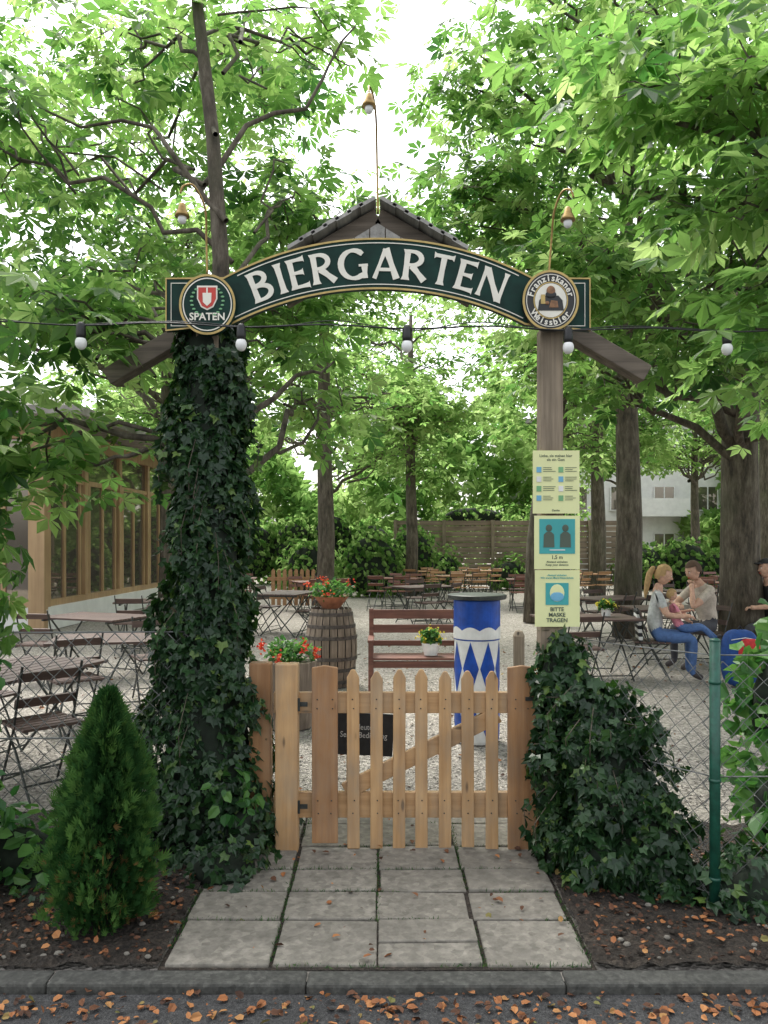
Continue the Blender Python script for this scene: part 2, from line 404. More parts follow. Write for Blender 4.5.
for r in range(6):
    sh=random.uniform(-.012,.012)
    for c in range(4):
        x0=-.885+c*.428+ (rng.random()-.5)*.016+sh; y0=ys[r]+random.uniform(-.004,.004);y1=ys[r+1]
        R=Euler(((rng.random()-.5)*.024,(rng.random()-.5)*.024,(rng.random()-.5)*.026)).to_matrix()
        z=-.018+(rng.random()-.5)*.010
        if c==2 and r==0:
            b.box((x0+.209,y0+.09,z),(.42,.165,.05),'concrete',R); b.box((x0+.209,y0+.28,z+.003),(.42,.195,.05),'concrete',R)
        else: b.box((x0+.209,(y0+y1)/2,z),(.416,y1-y0-.014,.05),'concrete',R)
b.obj('paving_stones',bevel=.007)
sheet('path_bed',-.9,.845,3.17,5.12,-.006,'soil')
P=[]
for i in range(4200):
    if rng.random()<.5: x=-.885+.428*rng.integers(0,5)+rng.normal()*.006; y=rng.uniform(3.18,5.1)
    else: x=rng.uniform(-.88,.83); y=ys[rng.integers(0,7)]+rng.normal()*.006
    if math.sin(x*7+y*9)+math.sin(y*5-x*3)>-.5: P.append((x,y,.0))
P=np.array(P); n=len(P)
cloud('joint_moss',P,rng.normal(size=(n,3))*.6+np.array([0,0,1]),rng.normal(size=(n,3)),rng.uniform(.008,.026,n),'blade','thuja')

def litter(name,n,xr,yr,z,size=.035,hi=1.0,pw=1.4):
    p=np.stack([rng.uniform(*xr,n),rng.uniform(*yr,n),np.full(n,z)+rng.random(n)*.012],1)
    f=rng.normal(size=(n,3))*np.array([1,1,.15]); nr=np.tile([0,0,1.],(n,1))+rng.normal(size=(n,3))*.35
    cloud(name,p,f,nr,size*rng.uniform(.3,1.3,n)**1.3,'broad','litter',rng.random(n)**pw*hi)
litter('fallen_leaves',1100,(-2.4,2.4),(2.72,3.05),-.033,.034,1,.9)
litter('fallen_leaves',1800,(-3,-.9),(3.2,4.6),.022,.026,.7,1.8)
litter('fallen_leaves',1600,(.86,3),(3.2,4.5),.022,.026,.7,1.8)
litter('fallen_leaves',110,(-3,-.9),(3.18,4.2),.032,.04,1,.4)
litter('fallen_leaves',110,(.86,3),(3.18,4.2),.032,.04,1,.4)
litter('fallen_leaves',90,(-.9,.85),(3.2,5.0),.012,.032)
litter('fallen_leaves',900,(-4,5),(5.2,14),0.0,.045)
b=MB()
for i in range(700):
    s=random.choice([-1,1]); x=random.uniform(.9,2.6)*s; y=random.uniform(3.2,4.3); r=random.uniform(.004,.014)
    b.ball((x,y,.02),(r*1.3,r,r*.8),random.choice(['concrete','soil','soil']),6,4)
b.obj('pebbles')
n=9000; px_=rng.uniform(-3.2,3.2,n); py_=5.15+rng.random(n)**1.6*6
T6=np.array([(1,0,0),(0,1,0),(-1,0,0),(0,-1,0),(0,0,.8)]); sz=rng.uniform(.004,.012,n)
ang=rng.uniform(0,6.28,n); ca,sa=np.cos(ang),np.sin(ang)
V=np.stack([px_[:,None]+sz[:,None]*(T6[:,0]*ca[:,None]*1.3-T6[:,1]*sa[:,None]),py_[:,None]+sz[:,None]*(T6[:,0]*sa[:,None]+T6[:,1]*ca[:,None]),-.010+sz[:,None]*T6[:,2]],2).reshape(-1,3)
b=MB(); F=[]
for i in range(n):
    o=i*5; F+=[(o,o+1,o+4),(o+1,o+2,o+4),(o+2,o+3,o+4),(o+3,o,o+4)]
b.add(V,F,'gravel'); b.obj('gravel_stones')

# ------------------------------------------------------------------ gate
X=lambda px,D:(px-384)*D/800
g=empty('wooden_gate')
def picket(px,w,z0,z1,k,y,th=.022,tip=.035,name='picket'):
    cx=X(px,4.4); h=w/2; b=MB(); t=random.uniform(-.004,.004)
    b.extr([(cx-h,z0),(cx+h,z0),(cx+h+t,z1-tip),(cx+h*.35+t,z1-.004),(cx+t,z1),(cx-h*.35+t,z1-.004),(cx-h+t,z1-tip)],y,y+th,k)
    return b.obj(name,bevel=.004,parent=g)
for i,px in enumerate((353.5,376.5,399,421.5,445,468,492)):
    picket(px,.068,.005+random.uniform(-.01,.01),.985+random.uniform(-.008,.008),'pine',4.39+random.uniform(-.002,.002),.022,.045,'picket_%d'%i)
picket(325,.142,.035,1.01,'pined',4.385,.03,.012,'end_board_a'); picket(522,.155,-.01,1.01,'pined',4.385,.03,.012,'end_board_b')
b=MB(); b.box((X(392,4.43),4.435,.80),(1.31,.04,.115),'pineX'); b.box((X(392,4.43),4.435,.235),(1.31,.04,.14),'pineX')
b.beam((X(345,4.43),4.43,.31),(X(498,4.43),4.43,.735),.035,.09,'pineX',up=(0,0,1)); b.obj('rails',bevel=.004,parent=g)
b=MB()
for px in (353.5,376.5,399,421.5,445,468,492,318,332,516,528):
    for z in (.775,.825,.20,.27): b.ball((X(px,4.4)+random.uniform(-.006,.006),4.387 if 340<px<500 else 4.383,z),(.004,.003,.004),'metal',8,5)
b.obj('screws',parent=g)
gp=MB(); gp.box((X(287,4.4),4.41,.49),(.125,.09,1.06),'pine'); gp.box((X(260,4.45),4.48,.49),(.12,.09,1.05),'pined')
gp.box((X(545,4.45),4.50,.49),(.09,.09,.98),'pined'); gp.obj('gate_post',bevel=.006)
b=MB()
for z in (.8,.24):
    b.tube([(X(299,4.38),4.37,z-.035),(X(299,4.38),4.37,z+.035)],.007,'metal'); b.box((X(303,4.38),4.379,z),(.05,.006,.025),'metal')
b.box((X(530,4.38),4.379,.83),(.05,.01,.02),'metal'); b.obj('hinges',parent=g)

# ------------------------------------------------------------------ entrance arch
ar=empty('entrance_arch')
b=MB(); b.box((.925,4.46,1.42),(.125,.12,2.9),'old'); b.obj('post_right',bevel=.008,parent=ar)
b=MB(); b.box((-.975,4.46,1.42),(.125,.12,2.9),'old'); b.obj('post_left',bevel=.008,parent=ar)
ZZ=lambda py,D=4.35:1.7+(540-py)*D/800
cx=X(378,4.35); R0=1.75; zc_top=ZZ(238)-R0
def arcpts(R,zc,a,n=40): return [(cx+R*math.sin(t),zc+R*math.cos(t)) for t in np.linspace(-a,a,n)]
top=arcpts(R0,zc_top,.50,44); zcb=ZZ(289)-R0; bot=arcpts(R0,zcb,.475,44)
zt,zb=ZZ(278),ZZ(331); xl,xr=cx-1.155,cx+1.155
out=[(xl,zb)]+[(xl,zt)]+top+[(xr,zt),(xr,zb)]+bot[::-1]
def board(out,y0,y1,k,mb):
    from mathutils.geometry import tessellate_polygon
    n=len(out); tr=tessellate_polygon([[Vector((x,z,0)) for x,z in out]])
    V=[(x,y0,z) for x,z in out]+[(x,y1,z) for x,z in out]
    F=[tuple(t) for t in tr]+[tuple(i+n for i in t) for t in tr]+[(i,i+n,(i+1)%n+n,(i+1)%n) for i in range(n)]
    mb.add(V,F,k)
b=MB(); board(out,4.35,4.385,'signgreen',b); b.obj('sign_board',parent=ar)
b=MB()
def inset(pts,d):
    P=[Vector(p) for p in pts]; n=len(P); r=[]
    for i in range(n):
        t=(P[(i+1)%n]-P[i-1]).normalized(); r.append((P[i].x+t.y*d,P[i].y-t.x*d))
    return r
b.ribbon(inset(out,.004),.010,4.344,'gold',closed=True)
b.ribbon([(cx+(R0-.026)*math.sin(t),zc_top+(R0-.026)*math.cos(t)) for t in np.linspace(-.46,.46,50)],.005,4.3455,'cream')
b.ribbon([(cx+(R0+.026)*math.sin(t),zcb+(R0+.026)*math.cos(t)) for t in np.linspace(-.46,.46,50)],.005,4.3455,'cream')
for s in (-1,1):
    e=cx+s*1.125; q=cx+s*.86
    b.ribbon([(q,zt-.028),(e,zt-.028),(e,zb+.028),(q,zb+.028)],.005,4.3455,'cream')
b.obj('sign_trim',parent=ar)
def stem(x,z0=0,z1=1,w=.17): return ([(x,z0),(x,z0+.12),(x,(z0+z1)/2),(x,z1-.12),(x,z1)],[w*1.55,w*1.05,w*.92,w*1.05,w*1.55])
def bar(x0,x1,z,w=.11): return ([(x0,z),((x0+x1)/2,z),(x1-.03,z),(x1,z)],[w*.9,w*.9,w*1.3,w*2.0])
def bowl(x,z0,z1,ext,w=.16,n=12):
    P=[(x,z1-.05)]+[(x+ext*.35+ext*.65*math.sin(t),(z0+z1)/2+((z1-z0)/2-.05)*math.cos(t)) for t in np.linspace(0,math.pi,n)]+[(x,z0+.05)]
    W=[.1]+[.1+(w-.1)*math.sin(t) for t in np.linspace(0,math.pi,n)]+[.1]; return (P,W)
def diag(a,b,w): m=((a[0]+b[0])/2,(a[1]+b[1])/2); return ([a,m,b],[w*1.25,w*.9,w*1.2])
LET={'B':(.62,[stem(.09),bowl(.09,.5,1,.38),bowl(.09,0,.55,.44)]),
'I':(.26,[stem(.13)]),
'E':(.52,[stem(.09),bar(.09,.5,.945),bar(.09,.42,.52),bar(.09,.52,.055)]),
'R':(.66,[stem(.09),bowl(.09,.45,1,.4),diag((.24,.48),(.62,.02),.17)]),
'G':(.8,[([(.4+.36*math.cos(t),.5+.46*math.sin(t)) for t in np.linspace(.75,5.5,20)],[.13]+[.1+.09*abs(math.cos(t)) for t in np.linspace(.75,5.5,18)]+[.1]),([(.7,.02),(.7,.2),(.7,.46)],[.16,.14,.2]),([(.54,.45),(.8,.45)],[.07,.07])]),
'A':(.74,[diag((.36,.98),(.06,0),.11),diag((.37,1),(.68,0),.17),([(.16,.3),(.58,.3)],[.1,.1])]),
'T':(.62,[stem(.31),([(.02,.94),(.08,.945),(.54,.945),(.6,.94)],[.2,.11,.11,.2])]),
'N':(.76,[stem(.08,w=.11),diag((.1,.95),(.66,.05),.17),stem(.68,w=.11)])}
word='BIERGARTEN'; H=.165; gap=.13; tot=sum(LET[c][0] for c in word)+gap*(len(word)-1)
zc=(zc_top+zcb)/2; Rm=R0; span=1.42; sc=span/(tot*H); b=MB(); u=-tot/2
for c in word:
    wd,st=LET[c]; um=(u+wd/2); ang=um*H*sc/Rm
    ctr=Vector((cx+Rm*math.sin(ang),zc+Rm*math.cos(ang))); ca,sa=math.cos(-ang),math.sin(-ang)
    for k,(P,W) in enumerate(st):
        Q=[]
        for (px,pz) in P:
            lx=(px-wd/2)*H*sc; lz=(pz-.5)*H
            Q.append((ctr.x+lx*ca-lz*sa,ctr.y+lx*sa+lz*ca))
        b.ribbon(Q,[x*H*1.1 for x in W],4.344-.0007*k,'cream',th=.004)
    u+=wd+gap
b.obj('lettering',parent=ar)
b=MB(); pk=Vector((X(378,4.6),0,ZZ(216,4.6)))
for e in (Vector((1.52,4.66,2.66)),Vector((-1.60,4.66,2.64))):
    a=Vector((pk.x,4.66,pk.z)); b.beam(a,e,.12,.10,'oldX')
    a2=Vector((pk.x,5.05,pk.z)); e2=a2+(e+Vector((0,.39,0))-a2)*.38; b.beam(a2,e2,.08,.10,'oldX')
b.obj('rafters',bevel=.006,parent=ar)
b=MB()
for s,ex in ((1,1.52),(-1,-1.60)):
    e=Vector((ex,0,2.67)); dirv=(e-pk); dirv.normalize(); nrm=Vector((-dirv.z*s,0,dirv.x*s))
    if nrm.z<0:nrm=-nrm
    for i in range(7):
        t=.03+i*.078; c=pk+dirv*t+nrm*(.066+.006*(i%2)); c.y=4.83
        ang=math.atan2(dirv.z,dirv.x)
        b.box(c,(.10,.66,.02),'grey',Matrix.Rotation(-ang,3,'Y'))
b.obj('roof_slats',parent=ar)
b=MB()
for i in range(9):
    x0=pk.x-.40+i*.089; x1=x0+.083; h=lambda x: pk.z-.05-abs(x-pk.x)*.60
    pts=[(x0,pk.z-.31),(x1,pk.z-.31),(x1,max(h(x1),pk.z-.305)),(x0,max(h(x0),pk.z-.305))]
    if x0<pk.x<x1: pts=[(x0,pk.z-.31),(x1,pk.z-.31),(x1,h(x1)),(pk.x,h(pk.x)),(x0,h(x0))]
    b.extr(pts,4.575+.004*(i%2),4.583+.004*(i%2),'grey')
b.obj('gable_boards',parent=ar)
def medal(name,px,py,r,base,fn):
    mb=MB(); x=X(px,4.3); z=ZZ(py,4.3); n=48
    circ=lambda rr:[(x+rr*math.cos(2*math.pi*i/n),z+rr*1.08*math.sin(2*math.pi*i/n)) for i in range(n)]
    mb.extr(circ(r),4.305,4.34,base)
    mb.ribbon(circ(r-.006),.012,4.302,'gold',closed=True,th=.002); fn(mb,x,z,r,circ); return mb.obj(name)
def spat(mb,x,z,r,circ):
    mb.ribbon(circ(r-.022),.006,4.3015,'cream',closed=True,th=.002)
    sh=[(x-.055,z+.10),(x+.055,z+.10),(x+.055,z+.03),(x+.033,z-.015),(x,z-.032),(x-.033,z-.015),(x-.055,z+.03)]
    mb.extr(sh,4.300,4.303,'cream'); mb.extr([(x+(a-x)*.86,z+.03+(c-z-.03)*.86) for a,c in sh],4.298,4.2995,'red')
    mb.extr([(x-.024,z+.06),(x+.024,z+.06),(x+.022,z+.01),(x,z-.01),(x-.022,z+.01)],4.2955,4.2975,'cream'); mb.extr([(x-.004,z+.088),(x+.004,z+.088),(x+.004,z+.06),(x-.004,z+.06)],4.2955,4.2975,'cream')
    for s in (-1,1):
        for i in range(8):
            a=-1.1+i*.27; mb.ball((x+s*.085*math.cos(a),4.301,z+.02+.085*math.sin(a)),(.010,.003,.006),'greenprint',6,4)
    textmesh(mb,'SPATEN',.055,x,z-.068,4.300,'cream',.0014)
def fran(mb,x,z,r,circ):
    mb.ribbon(circ(r-.022),.004,4.3015,'cream',closed=True,th=.002)
    mb.ribbon(circ(r-.062),.006,4.3012,'gold',closed=True,th=.002)
    n=30; mb.extr([(x+.085*math.cos(2*math.pi*i/n),z+.092*math.sin(2*math.pi*i/n)) for i in range(n)],4.3018,4.304,'cream')
    body=[(x-.07,z-.055),(x+.07,z-.055),(x+.062,z+.0),(x+.04,z+.025),(x-.04,z+.025),(x-.062,z)]
    mb.extr(body,4.299,4.3012,'black'); mb.ball((x,4.299,z+.05),(.024,.006,.028),'brown',12,8); mb.ball((x,4.298,z+.03),(.03,.004,.02),'black',12,6)
    mb.extr([(x-.055,z-.02),(x-.03,z-.02),(x-.032,z+.03),(x-.053,z+.03)],4.296,4.2985,'gold'); mb.ball((x-.02,4.297,z-.015),(.012,.004,.01),'brown',8,6)
    mb.extr([(x-.01,z-.04),(x+.04,z-.04),(x+.035,z-.005),(x,z-.0)],4.2965,4.2985,'brown')
    for txt,top_ in (('Franziskaner',True),('Weissbier',False)):
        L=len(txt)
        for i,c in enumerate(txt):
            if top_: a=math.pi/2+(1.3-2.6*i/(L-1))
            else: a=-math.pi/2-(.9-1.8*i/(L-1))
            rr=r-.042; ro=(a-math.pi/2) if top_ else (a+math.pi/2)
            textmesh(mb,c,.047,x+rr*math.cos(a),z+rr*1.08*math.sin(a),4.300,'cream',.0014,ro)
medal('round_brewery_sign',207,304,.152,'signgreen',spat); medal('round_brewery_sign',551,300,.152,'black',fran)
def gooseneck(pts,head):
    b=MB()
    P=[Vector(p) for p in pts]; Q=[]
    for i in range(len(P)-1):
        p0=P[max(i-1,0)];p1=P[i];p2=P[i+1];p3=P[min(i+2,len(P)-1)]
        for t in np.linspace(0,1,6,endpoint=False):
            Q.append(.5*((2*p1)+(p2-p0)*t+(2*p0-5*p1+4*p2-p3)*t*t+(3*p1-p0-3*p2+p3)*t**3))
    Q.append(P[-1]); b.tube(Q,.006,'brass',8)
    h=Vector(head)
    b.lathe([(.010,.05),(.018,.042),(.022,.018),(.036,-.008),(.04,-.024),(.035,-.024)],h,'brass',16)
    b.ball(h+Vector((0,0,-.034)),(.024,.024,.03),'bulb',12,8)
    b.obj('gooseneck_lamp',smooth=True)
gooseneck([(X(207,4.4),4.4,ZZ(272)),(X(207,4.4),4.38,ZZ(235)),(X(203,4.3),4.34,ZZ(208)),(X(194,4.3),4.3,ZZ(190)),(X(185,4.3),4.27,ZZ(192)),(X(182,4.3),4.26,ZZ(200))],(X(182,4.26),4.26,ZZ(212,4.26)))
gooseneck([(X(549,4.4),4.4,ZZ(272)),(X(551,4.4),4.38,ZZ(235)),(X(556,4.3),4.34,ZZ(212)),(X(562,4.3),4.3,ZZ(196)),(X(569,4.3),4.27,ZZ(196)),(X(572,4.3),4.26,ZZ(204))],(X(568,4.26),4.26,ZZ(216,4.26)))
gooseneck([(X(378,4.7),4.7,ZZ(214,4.7)),(X(377,4.7),4.68,ZZ(160,4.7)),(X(376,4.6),4.6,ZZ(118,4.6)),(X(373,4.5),4.5,ZZ(95,4.5)),(X(369,4.4),4.4,ZZ(86,4.4)),(X(369,4.35),4.35,ZZ(92,4.35))],(X(369,4.35),4.35,ZZ(102,4.35)))
b=MB(); P=[];P2=[]
bx=[-260,-90,85,242,407,570,733,900,1060]
for px in range(-420,1200,6):
    sag=4*math.sin((px)/163*2*math.pi*.5)**2
    P.append((X(px,4.22),4.22+(px-384)*.0002,ZZ(325+sag*.8,4.22))); P2.append((X(px,4.22),4.225+(px-384)*.0002,ZZ(322+sag*1.6+1.5*math.sin(px*.05),4.22)))
b.tube(P,.0045,'black',5); b.tube(P2,.003,'black',5)
for px in bx:
    x=X(px,4.22); z=ZZ(327,4.22); y=4.22+(px-384)*.0002
    b.lathe([(.014,.01),(.024,-.005),(.026,-.055),(.022,-.075),(.014,-.078)],(x,y,z),'black',14)
    b.ball((x,y,z-.098),(.030,.030,.036),'bulb',16,10)
b.obj('string_lights',smooth=True)
pn=empty('notice_signs')
b=MB()
def rect(x0,x1,z0,z1,y,k,th=.003): b.box(((x0+x1)/2,y+th/2,(z0+z1)/2),(x1-x0,th,z1-z0),k)
px0,px1=.815,1.07
rect(px0,px1,1.845,2.19,4.375,'yellowpaper',.006); rect(px0+.008,px1+.002,1.54,1.833,4.375,'yellowpaper',.006); rect(px0+.012,px1+.002,1.225,1.535,4.377,'yellowpaper',.006)
textmesh(b,'Liebe, sie stehen hier\nals ein Gast',.021,.94,2.15,4.3735,'ink',.0003)
for i in range(4):
    for j in range(2):
        z=2.085-i*.052; x=px0+.02+j*.12
        rect(x,x+.026,z-.015,z+.015,4.372,('blueprint','greenprint','white')[(i*2+j)%3])
        for q in range(3): rect(x+.036,x+.036+random.uniform(.04,.07),z+.010-q*.010,z+.0125-q*.010,4.3725,'ink',.002)
textmesh(b,'Danke',.016,.94,1.862,4.3735,'ink',.0003)
rect(.85,1.045,1.625,1.815,4.372,'teal')
for s in (-.045,.045):
    b.ball((.947+s,4.371,1.765),(.018,.002,.02),'ink',10,6)
    b.extr([(.947+s-.03,1.66),(.947+s+.03,1.66),(.947+s+.028,1.73),(.947+s+.012,1.745),(.947+s-.012,1.745),(.947+s-.028,1.73)],4.370,4.3715,'ink')
rect(.905,.99,1.643,1.648,4.3695,'white',.002)
textmesh(b,'1,5 m',.028,.947,1.605,4.3735,'ink',.0006)
textmesh(b,'Abstand einhalten\nKeep your distance',.016,.947,1.572,4.3735,'ink',.0003)
textmesh(b,'Abstand einhalten\nWir tragen Mund-Nase-Schutz',.0145,.947,1.50,4.3735,'teal',.0003)
rect(.885,1.01,1.345,1.465,4.373,'teal'); b.ball((.947,4.3725,1.41),(.04,.002,.048),'yellowpaper',16,8); b.ball((.947,4.371,1.39),(.038,.002,.026),'blueprint',12,6)
textmesh(b,'BITTE\nMASKE\nTRAGEN',.03,.947,1.29,4.3735,'ink',.0008)
b.obj('sheets',parent=pn)

# ------------------------------------------------------------------ chain-link fences
def chain(name,a,c,h,z0=.05,pitch=.095,posts=(),wr=.0024):
    a=Vector(a);c=Vector(c);d=c-a;L=d.length;d.normalize(); q=Vector((-d.y,d.x,0)); b=MB()
    n=int(L/pitch); rows=int(h/pitch*2)
    for i in range(n+1):
        P=[]
        for r in range(rows+1):
            s=i*pitch+(pitch*.5 if r%2 else 0)
            P.append(a+d*s+q*(.003 if r%2 else -.003)+Vector((0,0,z0+r*pitch/2+.004*math.sin(s*5+r*.7))))
        b.tube(P,wr,'galv',4,False)
        P=[p+d*((-pitch) if r%2 else 0) for r,p in enumerate(P)]
        b.tube(P,wr,'galv',4,False)
    for z in (z0+.02,z0+h/2,z0+h): b.tube([a+Vector((0,0,z)),(a+c)/2+Vector((0,0,z-.006)),c+Vector((0,0,z))],wr*1.5,'galv',4)
    for p,hh in posts:
        p=Vector(p); b.tube([p,p+Vector((0,0,hh))],.024,'greenpost',14); b.ball(p+Vector((0,0,hh)),(.026,.026,.012),'greenpost',14,6)
        for z in (.15,.6,1.05): b.tube([p+Vector((0,0,z-.008)),p+Vector((0,0,z+.008))],.027,'greenpost',10)
    b.obj(name,smooth=True)
chain('chain_link_fence',(-4.6,4.30,0),(-1.02,4.36,0),1.15,posts=[((-3.2,4.32,0),1.3)],wr=.0036)
chain('chain_link_fence',(.95,4.45,0),(1.515,3.68,0),1.12)
chain('chain_link_fence',(1.515,3.68,0),(4.2,3.75,0),1.12,posts=[((1.515,3.66,0),1.24),((4.2,3.75,0),1.24)])

# ------------------------------------------------------------------ ivy and shrubs
def shell_leaves(ells,n,noise_amp=.12):
    P=[];Nn=[]
    A=np.array([(e[1][0]*e[1][1]*e[1][2])**(2/3) for e in ells]); A/=A.sum()
    for (c,r),a in zip(ells,A):
        k=int(n*a); d=unit(rng.normal(size=(k,3))); c=np.array(c);r=np.array(r)
        lump=1+noise_amp*(np.sin(d[:,0]*7+c[0]*9)*np.cos(d[:,2]*8)+np.sin(d[:,1]*6+d[:,2]*5))
        p=c+d*r*(lump*rng.uniform(.82,1.1,k))[:,None]; P.append(p); Nn.append(d/r)
    P=np.vstack(P);Nn=unit(np.vstack(Nn)); ok=P[:,2]>.01; return P[ok],Nn[ok]
def foliage(name,ells,n,size,kind,mat,core=True,droop=.7,extra=None,jit=.35,cores=.8,na=.12):
    P,Nn=shell_leaves(ells,n,na); k=len(P)
    f=np.stack([rng.normal(size=k)*.6,rng.normal(size=k)*.6,-np.full(k,droop)+rng.normal(size=k)*.3],1)+Nn*.35
    mb=extra or MB()
    if core:
        for c,r in ells: mb.ball(c,tuple(x*cores for x in r),'shadecore',14,10)
    return cloud(name,P,f,Nn+rng.normal(size=(k,3))*jit,size*rng.uniform(.5,1.25,k),kind,mat,None,mb)
prof=[(0.02,.36,-.985),(.25,.33,-.99),(.5,.29,-1.01),(.8,.26,-1.03),(1.1,.23,-1.02),(1.5,.205,-1.0),(2.0,.185,-.985),(2.5,.18,-.975),(2.8,.17,-.975),(3.0,.10,-.99)]
n=9000; z=rng.uniform(0,3.0,n); a=rng.uniform(0,2*math.pi,n)
r=np.interp(z,[p[0] for p in prof],[p[1] for p in prof]); cxs=np.interp(z,[p[0] for p in prof],[p[2] for p in prof])
r=r*(1+.17*np.sin(a*3+z*4)+.17*np.sin(z*11+a*2))*rng.uniform(.85,1.15,n)
P=np.stack([cxs+r*np.cos(a),4.52+r*np.sin(a)*.95,z],1); Nn=np.stack([np.cos(a),np.sin(a),np.full(n,.25)],1)
f=np.stack([rng.normal(size=n)*.5,rng.normal(size=n)*.5,-.8+rng.normal(size=n)*.3],1)+Nn*.3
mb=MB(); mb.lathe([(p[1]*.78,p[0]) for p in prof],(-.99,4.52,0),'shadecore',20)
sp=[];sf=[]
def shoots(center,rad,zr,k,L0,L1,outw,mb):
    for i in range(k):
        a0=rng.random()*6.28; zz=rng.uniform(*zr); rr=rad(zz); L=rng.uniform(L0,L1)
        p0=Vector((center[0]+rr*math.cos(a0),center[1]+rr*math.sin(a0),zz))
        p1=p0+Vector((math.cos(a0)*outw,math.sin(a0)*outw,-L)); pm=(p0+p1)/2+Vector((math.cos(a0)*outw*.6,math.sin(a0)*outw*.6,0))
        if p1.z<.03: p1.z=.03
        mb.tube([p0,pm,p1],.0028,'bark',4)
        for t in np.linspace(.15,1,8): sp.append(tuple(p0.lerp(pm,min(1,t*2)) if t<.5 else pm.lerp(p1,t*2-1))); sf.append((rng.normal(),rng.normal(),-.8))
shoots((-.985,4.52),lambda zz:np.interp(zz,[p[0] for p in prof],[p[1] for p in prof]),(.5,2.6),50,.15,.4,.09,mb)
P=np.vstack([P,np.array(sp)]); Nn=np.vstack([Nn,unit(rng.normal(size=(len(sp),3))+np.array([0,-1,.5]))]); f=np.vstack([f,np.array(sf)])
ok=~((P[:,2]>2.75)&(P[:,1]<4.42)); P,Nn,f=P[ok],Nn[ok],f[ok]; n=len(P)
cloud('ivy_column',P,f,Nn+rng.normal(size=(n,3))*.38,.055*rng.uniform(.5,1.3,n),'ivy','ivy',None,mb)
els=[((.97,4.34,.93),(.15,.12,.26)),((.94,4.32,.5),(.12,.14,.45)),((1.12,4.18,.66),(.2,.16,.28)),((1.17,4.05,.38),(.26,.2,.36)),((1.28,3.92,.2),(.21,.18,.24)),((1.08,3.95,.12),(.18,.16,.16)),((1.38,3.85,.05),(.16,.15,.1)),((.92,4.2,.12),(.11,.14,.2))]
P,Nn=shell_leaves(els,7000,.2); k=len(P)
f=np.stack([rng.normal(size=k)*.6,rng.normal(size=k)*.6,-.7+rng.normal(size=k)*.3],1)+Nn*.35
mb=MB(); sp=[];sf=[]
for c,r in els: mb.ball(c,tuple(x*.78 for x in r),'shadecore',14,10)
shoots((1.1,4.12),lambda zz:.27-.2*(zz-.3),(.4,1.05),40,-.15,.3,.12,mb)
P=np.vstack([P,np.array(sp)]); Nn=np.vstack([Nn,unit(rng.normal(size=(len(sp),3))+np.array([0,-1,.5]))]); f=np.vstack([f,np.array(sf)]); n=len(P)
cloud('ivy_bush',P,f,Nn+rng.normal(size=(n,3))*.38,.058*rng.uniform(.45,1.3,n),'ivy','ivy',None,mb)
foliage('ivy_groundcover',[((-.82,4.1,.02),(.2,.22,.14)),((-.75,4.3,.1),(.13,.15,.2)),((-1.6,4.1,.0),(.5,.35,.12)),((-2.4,4.0,.0),(.6,.3,.15)),((1.9,3.6,.0),(.35,.2,.1)),((1.75,3.75,.05),(.3,.2,.2)),((2.3,3.9,.0),(.5,.4,.2))],4200,.055,'ivy','ivy',na=.25)
foliage('garden_shrub',[((-.78,4.2,.36),(.13,.12,.14)),((-1.2,4.35,.45),(.2,.1,.25))],110,.075,'broad','broad',core=False)
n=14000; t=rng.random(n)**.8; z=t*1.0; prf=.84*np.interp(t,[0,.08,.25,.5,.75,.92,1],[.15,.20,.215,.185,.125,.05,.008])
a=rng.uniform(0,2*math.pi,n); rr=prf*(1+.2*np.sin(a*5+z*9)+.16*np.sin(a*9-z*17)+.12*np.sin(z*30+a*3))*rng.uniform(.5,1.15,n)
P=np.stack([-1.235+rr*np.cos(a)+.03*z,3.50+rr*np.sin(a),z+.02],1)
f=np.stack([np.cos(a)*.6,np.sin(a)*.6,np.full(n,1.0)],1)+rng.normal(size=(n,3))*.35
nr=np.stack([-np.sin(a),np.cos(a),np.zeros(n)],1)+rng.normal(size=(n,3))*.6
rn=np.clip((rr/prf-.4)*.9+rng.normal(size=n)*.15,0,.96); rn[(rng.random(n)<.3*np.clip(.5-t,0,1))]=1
mb=MB(); mb.lathe([(.05,.02),(.10,.15),(.11,.3),(.085,.55),(.045,.85),(.01,.92)],(-1.235,3.50,0),'shadecore',14)
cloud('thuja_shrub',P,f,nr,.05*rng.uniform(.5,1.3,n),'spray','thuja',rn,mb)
foliage('hydrangea_bush',[((2.15,4.2,.80),(.3,.26,.45)),((2.4,4.15,1.15),(.3,.26,.35)),((2.0,3.98,.35),(.22,.18,.25)),((2.5,4.0,.5),(.4,.3,.5))],1300,.12,'broad','broad',cores=.7,droop=.35,na=.28,jit=.6)
foliage('garden_hedge',[((-2.35,4.05,.85),(.30,.22,.5)),((-2.15,3.8,.35),(.26,.24,.35)),((-1.85,4.0,.12),(.3,.2,.2))],1500,.085,'broad','broad',cores=.7,droop=.4,na=.25)
foliage('garden_shrub',[((-2.28,4.2,1.45),(.30,.25,.5)),((-2.45,4.3,2.2),(.4,.3,.4))],480,.12,'chestnut','leaf',core=False,droop=.5,na=.3)

